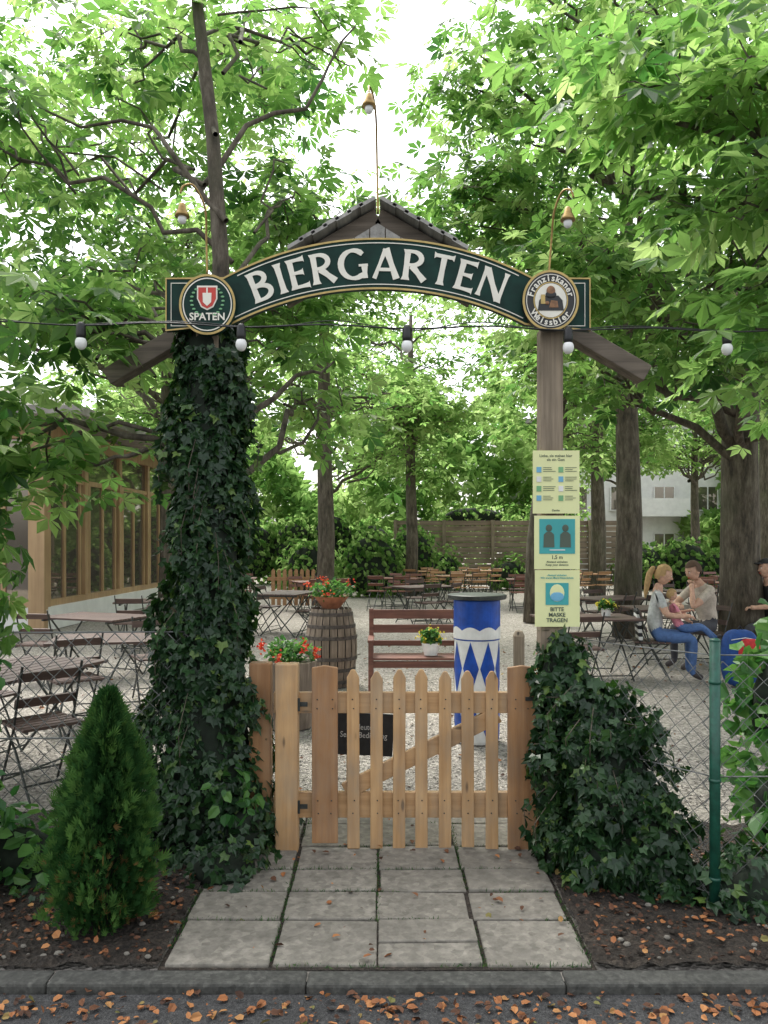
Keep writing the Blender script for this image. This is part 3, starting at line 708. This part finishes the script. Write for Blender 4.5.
# ------------------------------------------------------------------ trees
tree('chestnut_tree',[(-1.0,4.75,0),(-1.0,4.78,1.5),(-.98,4.8,2.6),(-.99,4.85,3.4),(-1.06,4.95,4.2),(-1.2,5.1,5.2),(-1.3,5.3,6.6),(-1.3,5.4,8)],[.10,.09,.07,.05,.042,.036,.03,.02],
 [((-2.8,6.5,5.1),(1.2,1.2,.6),22),((-1.3,7,5.9),(.9,1,.6),20),((-2.3,6.8,3.9),(1.0,.9,.5),24),((-.75,6.6,4.4),(.45,.7,.5),14),((-3.6,6.5,3.6),(.9,.9,.5),18),
  ((-1.9,4.7,3.05),(.5,.5,.35),15),((-2.0,4.6,2.3),(.45,.4,.35),12),((-.95,6.3,3.5),(.4,.5,.4),14),((-2.6,5.2,4.3),(.6,.6,.5),13),((-.55,6.2,2.8),(.35,.5,.35),9),((-1.7,5.6,5.2),(.6,.6,.4),11),((-3.4,9,6.5),(1.6,1.4,.8),26),((-1.6,9,6.8),(1.0,1.2,.8),20),((-.5,6.0,5.4),(.35,.5,.4),4)],
 leaf=.14,per=18,spread=.27,limb0=.25,bare=[((-1.0,4.8,2.2),(-.35,5.6,2.95),.025),((-1.05,4.9,3.9),(-.2,5.6,5.3),.02),((-1.03,4.9,3.6),(-2.4,5.2,4.6),.02)],lr=.6,twig=.006,rb=.06)
tree('chestnut_tree',[(4.95,11,0),(4.9,11,1.5),(4.85,10.9,3),(4.9,10.8,4.6),(5.1,10.7,6.2),(5.2,10.5,8.2),(5.2,10.4,11)],[.34,.26,.235,.22,.18,.13,.07],
 [((3.6,8,5.2),(1.2,1.2,.6),34),((2.6,7.6,6.1),(1.1,1.1,.6),28),((4.4,8.5,6.9),(1.5,1.3,.8),36),((2.2,8.2,4.3),(.9,.9,.45),22),((3.4,7.6,3.6),(.9,.9,.4),20),((4.4,8.4,4.4),(.9,.9,.5),22),
  ((2.0,9,7.5),(1.2,1.2,.8),24),((1.4,9.4,5.6),(.8,1,.5),18),((3.4,10,8.6),(1.6,1.3,.8),30),((5.4,9,3.4),(1,.8,.4),14),((6.5,10,5.5),(1.3,1.3,.9),20),((2.6,10.2,3.9),(1.0,.9,.5),16),
  ((1.15,9.6,7.1),(.6,.8,.7),14),((.95,9.8,6.0),(.45,.7,.45),9)],
 leaf=.175,per=18,spread=.33,limb0=.25,twig=.009,lr=.8,rb=.05)
tree('chestnut_tree',[(3.7,5.2,0),(3.75,5.2,1.5),(3.7,5.2,3),(3.5,5.1,4.4),(3.3,5.0,6)],[.2,.17,.15,.12,.07],
 [((2.3,5.0,4.55),(.7,.6,.35),17),((1.6,5.2,4.7),(.5,.5,.3),8),((2.2,5.1,3.8),(.45,.5,.3),9),((2.3,4.6,3.1),(.35,.4,.35),7),((2.7,5.0,2.7),(.4,.4,.3),6)],leaf=.165,per=15,spread=.27,limb0=.4,lr=.6,rb=.1)
def autotree(name,x,y,r,h0,h1,R,n,leaf=.24,lean=(0,0),per=15,clumps=13,kind='tri',rb=.08):
    T=[(x,y,0),(x+.05,y,h0*.5),(x+lean[0]*.4,y+lean[1]*.4,h0),(x+lean[0],y+lean[1],(h0+h1)/2),(x+lean[0]*1.4,y+lean[1]*1.2,h1*.9)]
    C=[];zc=(h0+h1)/2+.3; hz=(h1-h0)/2
    for i in range(clumps):
        d=inball(1)[0]; C.append(((x+lean[0]+d[0]*R,y+lean[1]+d[1]*R,zc+d[2]*hz),(R*.42,R*.42,hz*.26),n/clumps))
    return tree(name,T,[r*1.15,r,r*.85,r*.6,r*.25],C,leaf=leaf,kind=kind,mat='leaffar',per=per,spread=.42,limb0=.35,twig=.012,rb=rb,lr=.8)
autotree('tree',-1.2,16,.17,3.6,8.5,2.6,120,.22)
autotree('tree',4.25,14,.22,4.0,9.5,2.6,125,.2,kind='chestnut')
autotree('tree',3.1,16.5,.2,3.4,8.6,2.4,115,.24,lean=(.6,0))
autotree('tree',-4.6,17,.2,3.2,9,2.8,125,.24)
autotree('tree',8.2,16,.24,3.6,10,3.2,130,.25)
autotree('tree',.8,24,.18,3.4,9.5,3.0,130,.28,rb=.18)
autotree('tree',6.4,24,.22,3.6,11,3.2,140,.28,rb=.12)
autotree('tree',-6.5,27,.25,3.5,12,4,140,.3,rb=.18)
autotree('tree',-2.2,30,.2,3,10.5,3.4,130,.3,rb=.18)
autotree('tree',12,25,.3,4.0,12,4,150,.3)
autotree('tree',9.6,32,.2,3.4,10,3.2,150,.32,rb=.15)
autotree('tree',13.6,35,.2,3.4,10,3.4,130,.34,rb=.15)
autotree('tree',-9.5,13,.25,4.4,10,3,90,.25)
n=22000; x=rng.uniform(-38,38,n)
hgt=7.5+2.5*np.sin(x*.35)+1.8*np.sin(x*.9+1)+np.where((x>7)&(x<19),-3.0,0); z=.3+hgt*rng.random(n)**.8; y=44+3*rng.normal(size=n)*.6+1.6*np.sin(x*1.4+z)
keep=~((x>9.5)&(x<17)&(z<4.8)); x,y,z=x[keep],y[keep],z[keep]; n=len(x)
cloud('distant_trees',np.stack([x,y,z],1),rng.normal(size=(n,3))+np.array([0,0,-.4]),rng.normal(size=(n,3))+np.array([0,-.6,.7]),rng.uniform(.35,.85,n),'tri','leaffar',np.clip(.6+.35*np.sin(x*1.1+z*.9)+rng.normal(size=n)*.15,0,1))
foliage('hedge',[((-8+i*1.5,31,1.2),(1.1,.7,1.5+.3*math.sin(i*2))) for i in range(6)],5000,.22,'broad','leaffar',cores=.8)
foliage('hedge',[((9+i*1.4,27.5,.7),(1.0,.7,.9+.2*math.sin(i*2))) for i in range(5)],3000,.2,'broad','leaffar',cores=.8)
foliage('garden_shrub',[((-.4,24,.9),(1.0,.6,1.1)),((.9,26,1.0),(.9,.6,1.2)),((-2.3,25,.8),(.9,.6,.9))],2600,.18,'broad','leaffar',cores=.8)
foliage('garden_shrub',[((2.1,27.2,.6),(.6,.4,.8)),((4.3,27.2,.5),(.8,.4,.65)),((5.9,27.2,.7),(.6,.4,.9)),((3.2,28.6,2.5),(1.5,.5,.5)),((6.0,28.8,2.5),(1.3,.5,.6))],2400,.17,'broad','leaffar',cores=.7,na=.3)

# ------------------------------------------------------------------ buildings & board fence
b=MB()
for i in range(5):
    x0=.4+i*1.7; b.box((x0,27.9,1.15),(.12,.12,2.5),'old')
    for j in range(12): b.box((x0+.85,28,.2+j*.19),(1.68,.03,.165),'fenceX',Matrix.Rotation(.12,3,'X'))
b.box((7.3,28,1.0),(.1,.1,2),'old'); b.obj('board_fence')
b=MB()
for i in range(11): b.extr([(-2.75+i*.14,0.1),(-2.66+i*.14,.1),(-2.66+i*.14,.95),(-2.705+i*.14,1.0),(-2.75+i*.14,.95)],19.5,19.53,'tan')
b.box((-2.05,19.55,.3),(1.6,.04,.08),'tan'); b.box((-2.05,19.55,.75),(1.6,.04,.08),'tan'); b.obj('picket_fence')
hs_=empty('apartment_house'); b=MB()
b.box((13.8,50,4.2),(13,8,8.4),'plaster'); b.obj('walls',parent=hs_)
b=MB(); b.box((13.8,50,8.5),(13.8,8.8,.25),'roofgrey'); b.obj('roof',parent=hs_)
b=MB()
for f in (0,1,2):
    for i in range(5):
        x0=8.6+i*2.5; z0=1.4+f*2.7; b.box((x0,45.97,z0),(1.1,.08,1.3),'glass'); b.box((x0,45.93,z0-.7),(1.3,.16,.06),'plaster'); b.box((x0,45.92,z0),(.06,.03,1.3),'white')
        for s in(-1,1): b.box((x0+s*.58,45.92,z0),(.06,.06,1.36),'white')
b.obj('windows',parent=hs_)
b=MB(); b.box((15.5,45.4,3.1),(4,1.1,.15),'plaster'); b.box((15.5,44.9,3.6),(4,.06,.9),'plaster'); b.obj('balcony',parent=hs_)
pv=empty('glazed_pavilion')
A=Vector((-6.45,15,0)); B=Vector((-6.05,22.5,0)); C=Vector((-12,15.2,0)); Hh=3.75
b=MB(); bgl=MB(); bw=MB()
def facade(a,c,n):
    d=(c-a)/n
    bw.beam(a+Vector((0,0,.22)),c+Vector((0,0,.22)),.3,.44,'plaster')
    b.beam(a+Vector((0,0,Hh)),c+Vector((0,0,Hh)),.22,.3,'frame'); b.beam(a+Vector((0,0,2.9)),c+Vector((0,0,2.9)),.12,.1,'frame'); b.beam(a+Vector((0,0,.5)),c+Vector((0,0,.5)),.2,.12,'frame')
    bgl.beam(a+Vector((0,0,2.05)),c+Vector((0,0,2.05)),.02,3.1,'glass')
    for i in range(n+1):
        p=a+d*i; b.beam(p+Vector((0,0,.45)),p+Vector((0,0,Hh-.1)),.16,.18,'frame')
        if i<n:
            for t in (.12,.5,.88): q=p+d*t; b.beam(q+Vector((0,0,.5)),q+Vector((0,0,2.9)),.09,.09,'frame')
facade(A,B,4); facade(C,A,4)
b.box((A.x,A.y-.03,1.9),(.30,.30,3.9),'frame')
b.obj('timber_frame',parent=pv); bgl.obj('glazing',parent=pv); bw.obj('plinth_wall',parent=pv)
b=MB(); b.add([(-5.4,14.2,3.95),(-5.0,23.3,3.95),(-13,23.3,3.95),(-13,14.2,3.95),(-5.4,14.2,4.1),(-5.0,23.3,4.1),(-13,23.3,4.1),(-13,14.2,4.1),(-8.8,16,5.0),(-8.8,21,5.0)],
 [(3,2,1,0),(0,1,5,4),(1,2,6,5),(2,3,7,6),(3,0,4,7),(4,5,9,8),(5,6,9),(6,7,8,9),(7,4,8)],'roofgrey'); b.obj('roof',parent=pv)

# ------------------------------------------------------------------ furniture
def chair_mesh(wk):
    b=MB(); W=.2
    for s in(-1,1):
        b.tube([(s*W,-.22,.0),(s*W,.02,.44),(s*W,.17,.88)],.009,'metal',6); b.tube([(s*(W-.02),.24,.0),(s*(W-.02),.0,.30),(s*(W-.02),-.2,.45)],.009,'metal',6)
        b.tube([(s*(W-.02),-.2,.445),(s*(W-.02),.2,.445)],.008,'metal',6)
    for y,z in((-.17,.10),(.19,.10)): b.tube([(-W,y,z),(W,y,z)],.007,'metal',6)
    for i in range(6): b.box((0,-.19+i*.073,.462),(.42,.055,.018),wk)
    for z,y in ((.62,.08),(.80,.145)): b.box((0,y-.014,z),(.42,.016,.065),wk,Matrix.Rotation(-.33,3,'X'))
    return b.obj('folding_chair',mesh_only=True)
def table_mesh(wk,Lx=.6):
    b=MB()
    for i in range(8): b.box((0,-.35+i*.1,.74),(Lx*2,.085,.022),wk)
    for s in(-1,1):
        b.beam((s*(Lx-.1),-.38,.715),(s*(Lx-.1),.38,.715),.03,.03,'metal')
        b.tube([(s*(Lx-.12),-.33,0),(s*(Lx-.14),.30,.71)],.011,'metal',6); b.tube([(s*(Lx-.15),.33,0),(s*(Lx-.17),-.30,.71)],.011,'metal',6)
    b.tube([(-Lx+.12,-.28,.06),(Lx-.12,-.28,.06)],.008,'metal',6); b.tube([(-Lx+.15,.28,.06),(Lx-.15,.28,.06)],.008,'metal',6)
    return b.obj('garden_table',mesh_only=True)
CH=[chair_mesh('redwood'),chair_mesh('tan'),chair_mesh('darkwood')]; TB=[table_mesh('redwood'),table_mesh('tan'),table_mesh('darkwood')]
def setg(x,y,k,rot,chairs=4):
    place(TB[k],'garden_table',(x,y,0),rot)
    for i,(cx_,cy_,r) in enumerate(((-.3,-.62,math.pi),(.3,.62,0),(.3,-.62,math.pi),(-.3,.62,0))[:chairs]):
        v=Matrix.Rotation(rot,3,'Z')@Vector((cx_,cy_+random.uniform(-.1,.1),0))
        place(CH[k],'folding_chair',(x+v.x,y+v.y,0),rot+r+random.uniform(-.5,.5))
for (x,y,k,r,c) in [(-2.75,5.9,2,1.25,2),(-2.6,7.8,2,.2,2),(-3.6,10.0,2,-.4,2),(-3.6,12.6,2,.2,2),(-1.75,14.5,2,1.3,4),(-1.5,18.5,0,.4,4),(.3,20,0,-.3,4),(2.0,21.5,1,.3,4),(3.6,19.5,0,-.1,4),
   (3.75,13.2,2,.5,4),(5.9,15,2,.1,4),(7.6,18,0,-.4,4),(1.1,24.5,1,0,4),(5.6,22.5,1,.3,4),(9.3,21,0,.1,4),(-3.8,20,0,.1,4),(8.0,13,0,.3,4),(.8,16.5,2,.6,3),(10.5,17,0,.2,4),(3.0,25,1,.1,4)]:
    setg(x,y,k,r,c)
def planter(name,c,w,h,pot,col='petal',nf=150):
    e=empty(name,(0,0,0)); pot.obj('pot',smooth=False,parent=e)
    n=320; P=np.array(c)+inball(n)*np.array([w,w*.8,h*.55])+np.array([0,0,h*.35])
    cloud('leaves',P,rng.normal(size=(n,3)),rng.normal(size=(n,3))*.4+np.array([0,0,1]),.06*rng.uniform(.6,1.2,n),'broad','broad',None,None,e)
    k=max(5,nf//14); cc=np.array(c)+unit(rng.normal(size=(k,3))*np.array([1,1,.6])+np.array([0,-.3,.3]))*np.array([w*1.1,w*.9,h*.7])+np.array([0,0,h*.3])
    F=np.repeat(cc,14,axis=0)+rng.normal(size=(k*14,3))*.02
    cloud('flowers',F,rng.normal(size=(k*14,3)),rng.normal(size=(k*14,3))*.6+np.array([0,-.5,.6]),np.full(k*14,.03),'broad',col,None,None,e)
b=MB(); bx_,by=-.62,9.4
for i in range(20):
    a0=2*math.pi*i/20+.02; a1=2*math.pi*(i+1)/20-.02; V=[];zs=np.linspace(0,.9,9)
    for z in zs:
        rr=.235+.07*math.sin(math.pi*z/.9)
        for a in (a0,a1): V.append((bx_+rr*math.cos(a),by+rr*math.sin(a),z))
    b.add(V,[(2*j,2*j+1,2*j+3,2*j+2) for j in range(8)],'barrel')
b.lathe([(.225,.02),(.225,.86),(.0,.86)],(bx_,by,0),'black',20)
for z in (.06,.2,.33,.57,.70,.84):
    rr=.237+.07*math.sin(math.pi*z/.9); b.lathe([(rr+.001,z-.02),(rr+.005,z-.02),(rr+.005,z+.02),(rr+.001,z+.02)],(bx_,by,0),'hoop',28)
b.obj('wooden_barrel')
p=MB(); p.lathe([(.10,.0),(.2,.13),(.21,.14),(.18,.13),(.0,.12)],(bx_,by,.9),'terra',20); planter('flower_pot',(bx_,by,1.03),.27,.22,p,nf=110)
p=MB(); p.lathe([(.2,0),(.24,.3),(.25,.6),(.22,.6),(0,.58)],(-.86,7.3,0),'barrel',18); p.lathe([(.246,.2),(.25,.24)],(-.86,7.3,0),'hoop',18); planter('flower_planter',(-.86,7.3,.62),.25,.2,p,nf=160)
p=MB(); p.lathe([(.07,0),(.1,.13),(.08,.13),(0,.12)],(.50,8.55,.47),'white',16); planter('potted_plant',(.50,8.55,.6),.1,.16,p,'yellowpetal',10)
b=MB()
for i in range(4): b.box((.33,8.42+i*.1,.45),(.98,.085,.025),'redwood')
for s in(-.14,.80):
    b.box((s,8.40,.31),(.05,.05,.62),'redwood'); b.box((s,8.85,.47),(.05,.05,.94),'redwood'); b.box((s,8.62,.635),(.065,.5,.03),'redwood'); b.box((s,8.62,.4),(.04,.42,.06),'redwood')
b.box((.33,8.85,.88),(.90,.03,.10),'redwood'); b.box((.33,8.85,.56),(.90,.03,.06),'redwood'); b.box((.33,8.845,.72),(.90,.025,.09),'redwood'); b.box((.33,8.41,.39),(.9,.03,.07),'redwood')
b.obj('park_bench',bevel=.005)
cxx,cyy=.79,6.8; b=MB()
b.lathe([(.185,0),(.19,.02),(.19,.86)],(cxx,cyy,0),'white',48); b.lathe([(.193,.86),(.197,.9),(.197,1.19),(.19,1.2)],(cxx,cyy,0),'blue',48)
b.lathe([(.24,1.2),(.25,1.205),(.25,1.235),(.24,1.24)],(cxx,cyy,0),'metal',40)
nd=8
for i in range(nd):
    a0=2*math.pi*(i+.5)/nd; da=math.pi/nd
    for (zb_,zm,zt_) in ((.40,.63,.86),(-.0,.2,.40)):
        V=[];n5=7; rr=.1925
        for t in np.linspace(-1,1,n5):
            hh=(1-abs(t)); V.append((cxx+rr*math.cos(a0+da*t*.93),cyy+rr*math.sin(a0+da*t*.93),zm+(zt_-zm)*hh*.97)); V.append((cxx+rr*math.cos(a0+da*t*.93),cyy+rr*math.sin(a0+da*t*.93),zm-(zm-zb_)*hh*.97))
        b.add(V,[(2*j,2*j+1,2*j+3,2*j+2) for j in range(n5-1)],'blue')
V=[]
for i in range(49):
    a=2*math.pi*i/48; tz=.945+.03*abs(math.sin(a*4)); V+=[(cxx+.1985*math.cos(a),cyy+.1985*math.sin(a),.872),(cxx+.1985*math.cos(a),cyy+.1985*math.sin(a),tz)]
b.add(V,[(2*i,2*i+2,2*i+3,2*i+1) for i in range(48)],'white')
b.obj('standing_table')
b=MB(); b.tube([(1.08,6.4,0),(1.08,6.4,.93)],.045,'old',12); b.lathe([(.05,.93),(.03,.97),(0,.98)],(1.08,6.4,0),'old',12); b.obj('wooden_post')
b=MB(); R=Matrix.Rotation(.05,3,'Y'); c=Vector((-.13,5.15,.45))
b.box(c,(.38,.018,.27),'slate',R)
for s in(-.1,.1): b.box((c.x+s,5.17,.25),(.025,.02,.5),'pine')
textmesh(b,'Heute\nSelbst-Bedienung',.052,c.x,c.z+.02,5.138,'chalk',.0,-.05,.85)
b.obj('blackboard_sign')

# ------------------------------------------------------------------ people
for n_,c_ in (('skin',(.58,.35,.25)),('blond_hair',(.42,.27,.12)),('brown_hair',(.09,.05,.03)),('grey_top',(.46,.47,.46)),('beige_top',(.5,.43,.36)),('pink_top',(.62,.22,.28)),('jeans',(.07,.14,.32)),('dark_trousers',(.05,.05,.06)),('black_cloth',(.02,.02,.022)),('white_shirt',(.7,.7,.68)),('shoe',(.06,.05,.05)),('navy',(.012,.06,.24)),('redcloth',(.5,.03,.03))): M[n_]=plain(n_,c_,.8,.15,25,0,.4)
def person(name,loc,rotz,J,shirt,trous,hair,scale=1,ponytail=False,cap=False,look=(0,0),sleeve='short'):
    order=['pelvis','belly','chest','neck','hb','shL','elL','wrL','haL','shR','elR','wrR','haR','hiL','knL','anL','toL','hiR','knR','anR','toR']
    par={'belly':'pelvis','chest':'belly','neck':'chest','hb':'neck','shL':'chest','elL':'shL','wrL':'elL','haL':'wrL','shR':'chest','elR':'shR','wrR':'elR','haR':'wrR','hiL':'pelvis','knL':'hiL','anL':'knL','toL':'anL','hiR':'pelvis','knR':'hiR','anR':'knR','toR':'anR'}
    rad={'pelvis':.135,'belly':.12,'chest':.135,'neck':.058,'hb':.055,'sh':.068,'el':.043,'wr':.029,'ha':.034,'hi':.095,'kn':.062,'an':.042,'to':.036}
    me=bpy.data.meshes.new('sk'); me.from_pydata([J[k] for k in order],[(order.index(par[k]),order.index(k)) for k in order if k in par],[])
    o=bpy.data.objects.new('sk',me); COL.objects.link(o)
    md=o.modifiers.new('s','SKIN'); md.branch_smoothing=.4
    for i,k in enumerate(order):
        r=rad.get(k,rad.get(k[:2],.05)); sv=me.skin_vertices[0].data[i]; sv.radius=(r,r); sv.use_root=(k=='pelvis')
    s2=o.modifiers.new('u','SUBSURF'); s2.levels=2; s2.render_levels=2
    dg=bpy.context.evaluated_depsgraph_get(); dg.update(); em=bpy.data.meshes.new_from_object(o.evaluated_get(dg))
    V=[v.co.copy() for v in em.vertices]; bones=[(k,Vector(J[par[k]]),Vector(J[k])) for k in order if k in par]
    def lab(p):
        best=9;r='chest'
        for k,a,c in bones:
            d=c-a; t=max(0,min(1,(p-a).dot(d)/max(d.dot(d),1e-6))); q=(p-(a+d*t)).length-rad.get(k,rad.get(k[:2],.05))*.8
            if q<best: best=q;r=(k,t)
        return r
    b=MB(); groups={}
    for p in em.polygons:
        c=sum((V[i] for i in p.vertices),Vector())/len(p.vertices); k,t=lab(c)
        kk=k[:2]
        if k in('belly','chest'): m=shirt if not(k=='belly' and t<.25) else trous
        elif k in('neck',): m=shirt if t<.45 else 'skin'
        elif k=='hb': m='skin'
        elif kk=='sh': m=shirt
        elif kk=='el': m=shirt if (sleeve=='long' or t<.6) else 'skin'
        elif kk=='wr': m=shirt if sleeve=='long' and t<.9 else 'skin'
        elif kk=='ha': m='skin'
        elif kk in('hi','kn','an'): m=trous
        else: m='shoe'
        groups.setdefault(m,[]).append(tuple(p.vertices))
    for m,F in groups.items(): b.add(V,F,m)
    bpy.data.objects.remove(o)
    for s in 'LR':
        w=Vector(J['wr'+s]);h=Vector(J['ha'+s]);d=(h-w).normalized(); side=d.cross(Vector((0,0,1)))
        if side.length<.1: side=Vector((1,0,0))
        side.normalize(); nn=side.cross(d)
        for i,L in enumerate((.055,.068,.072,.062)):
            st=h+side*(.027-.018*i); b.tube([st,st+d*L*.45,st+d*L*.75-nn*.02,st+d*L*.85-nn*.04],[.0095,.009,.008,.006],'skin',6)
        st=w+d*.03+side*.03; b.tube([st,st+side*.025+d*.03,st+side*.028+d*.06-nn*.01],[.012,.010,.007],'skin',6)
    hb=Vector(J['hb']); R=Euler((0,look[0],look[1])).to_matrix(); hc=hb+R@Vector((.02,0,.10))
    def hp(v): return hc+R@Vector(v)
    V=[];F=[];n,m_=20,14
    for i in range(m_+1):
        t=math.pi*i/m_
        for j in range(n):
            a=2*math.pi*j/n; x=math.sin(t)*math.cos(a);y=math.sin(t)*math.sin(a);z=math.cos(t)
            X_=x*.098;Y_=y*(.077 if z>-.2 else .077*(1-.35*(-z-.2)));Z_=z*.118
            if z<0 and x>0: X_*=.97
            if z<-.3 and x<0: X_*=.75
            if x>.85 and -.3<z<.1: X_+=.006
            V.append(hp((X_,Y_,Z_)))
    for i in range(m_):
        for j in range(n): F.append((i*n+j,(i+1)*n+j,(i+1)*n+(j+1)%n,i*n+(j+1)%n))
    b.add(V,F,'skin')
    b.add([hp(v) for v in((.094,.0,.01),(.093,.015,-.035),(.093,-.015,-.035),(.122,0,-.028),(.10,0,-.04))],[(0,1,3),(0,3,2),(1,4,3),(3,4,2)],'skin')
    for s in(-1,1):
        b.ball(hp((.086,s*.031,.005)),(.009,.012,.007),'white',8,6,R); b.ball(hp((.093,s*.031,.005)),(.004,.005,.005),'black',6,5,R)
        b.ball(hp((.0,s*.078,-.01)),(.017,.009,.028),'skin',8,6,R); b.box(hp((.091,s*.032,.024)),(.006,.028,.005),hair,R)
    b.ball(hp((.088,0,-.062)),(.008,.022,.006),'red',8,5,R)
    V=[];F=[];n,m_=22,14
    for i in range(m_+1):
        t=math.pi*i/m_
        for j in range(n):
            a=2*math.pi*j/n; x=math.sin(t)*math.cos(a);y=math.sin(t)*math.sin(a);z=math.cos(t)
            V.append(hp((-.008+x*.108*(1+.02*math.sin(j*3)),y*.088,.012+z*.124)))
    for i in range(m_):
        for j in range(n):
            a=2*math.pi*(j+.5)/n; z=math.cos(math.pi*(i+.5)/m_); x=math.sin(math.pi*(i+.5)/m_)*math.cos(a)
            if z>.45 or (x<.25 and z>-.15) or (x<-.35 and z>-.6): F.append((i*n+j,(i+1)*n+j,(i+1)*n+(j+1)%n,i*n+(j+1)%n))
    b.add(V,F,'black_cloth' if cap else hair)
    if cap: b.ball(hp((.11,0,.065)),(.07,.06,.012),'black_cloth',12,6,R)
    if ponytail:
        P=[hp(v) for v in((-.09,0,.06),(-.14,0,.05),(-.165,0,-.03),(-.16,0,-.14),(-.15,.01,-.26),(-.14,.01,-.33))]
        b.tube(P,[.022,.034,.04,.038,.026,.008],hair,10)
        b.tube([hp((-.105,0,.06)),hp((-.12,0,.058))],.03,'black_cloth',10)
    o=b.obj(name,smooth=True,loc=loc,rotz=rotz); o.scale=(scale,)*3; return o
SIT=dict(pelvis=(0,0,.56),belly=(.0,0,.72),chest=(.04,0,.96),neck=(.06,0,1.12),hb=(.08,0,1.18),shL=(.04,.165,1.04),elL=(.13,.21,.80),wrL=(.34,.14,.78),haL=(.41,.12,.78),
 shR=(.04,-.165,1.04),elR=(.13,-.21,.80),wrR=(.34,-.14,.78),haR=(.41,-.12,.78),hiL=(.06,.1,.53),knL=(.45,.13,.52),anL=(.43,.13,.10),toL=(.56,.14,.045),hiR=(.06,-.1,.53),knR=(.45,-.13,.52),anR=(.43,-.13,.10),toR=(.56,-.14,.045))
def J(**k): d=dict(SIT); d.update(k); return d
person('sitting_woman',(3.30,9.8,0),math.radians(-12),J(),'grey_top','jeans','blond_hair',1,True,look=(.25,0),sleeve='short')
place(CH[2],'folding_chair',(3.27,9.82,0),math.radians(78))
person('child',(3.51,9.72,.30),math.radians(-10),J(pelvis=(.12,-.0,.55),belly=(.06,0,.70),chest=(0,0,.9),neck=(-.03,0,1.06),hb=(-.04,0,1.12),shL=(0,.15,1.0),shR=(0,-.15,1.0),elL=(.16,.18,.85),wrL=(.3,.06,.9),haL=(.36,.03,.92),elR=(.12,-.2,.82),wrR=(.26,-.12,.72),haR=(.32,-.1,.70),hiL=(.2,.09,.53),hiR=(.2,-.09,.53),knL=(.56,.1,.6),anL=(.86,.1,.36),toL=(.95,.1,.42),knR=(.56,-.1,.58),anR=(.82,-.1,.3),toR=(.92,-.1,.36)),'pink_top','jeans','blond_hair',.60,look=(.1,.3))
person('sitting_man',(4.32,10.6,0),math.radians(200),J(chest=(.12,0,.93),belly=(.05,0,.72),neck=(.18,0,1.08),hb=(.21,0,1.13),shL=(.12,.18,1.0),shR=(.12,-.18,1.0),elL=(.40,.16,.78),wrL=(.36,.10,.99),haL=(.34,.06,1.07),elR=(.38,-.2,.78),wrR=(.46,.0,.80),haR=(.50,.06,.80)),'beige_top','dark_trousers','brown_hair',1.06,look=(.3,0))
place(CH[2],'folding_chair',(4.34,10.61,0),math.radians(290))
place(TB[2],'garden_table',(4.05,11.3,0),.1)
person('sitting_person',(5.25,10.8,0),math.radians(190),J(),'black_cloth','dark_trousers','brown_hair',1.03,cap=True); place(CH[2],'folding_chair',(5.28,10.8,0),math.radians(280))
b=MB()
for i in range(9): b.box((3.12+.004*i,9.86,.82-i*.045),(.05,.36,.046),('black_cloth','white')[i%2],Matrix.Rotation(-.2,3,'Z'))
b.obj('striped_jacket',bevel=.01)
# blue and red rucksack standing on the ground beside the group
b=MB(); q=(4.14,9.3,.33); b.ball(q,(.20,.14,.33),'navy',20,14,None,.6); b.ball((q[0]+.05,q[1]-.12,q[2]+.02),(.13,.07,.22),'redcloth',16,10,None,.6); b.ball((q[0]+.05,q[1]-.175,q[2]+.02),(.05,.02,.05),'white_shirt',12,8)
for s in(-1,1): b.tube([(q[0]+s*.08,q[1]+.1,q[2]+.26),(q[0]+s*.09,q[1]+.2,q[2]+.12),(q[0]+s*.1,q[1]+.13,q[2]-.22)],.018,'black_cloth',8)
b.tube([(q[0]-.04,q[1],q[2]+.31),(q[0],q[1],q[2]+.37),(q[0]+.04,q[1],q[2]+.31)],.01,'black_cloth',8)
b.tube([(q[0]-.15,q[1]-.115,q[2]+.22),(q[0],q[1]-.15,q[2]+.25),(q[0]+.15,q[1]-.115,q[2]+.22)],.005,'white_shirt',6)
b.obj('rucksack',smooth=True)
p=MB(); p.lathe([(.05,0),(.075,.1),(.06,.1),(0,.09)],(2.75,9.9,.76),'white',14); planter('flower_pot',(2.75,9.9,.86),.09,.1,p,'yellowpetal',40)
setg(2.5,9.9,2,.1,1)
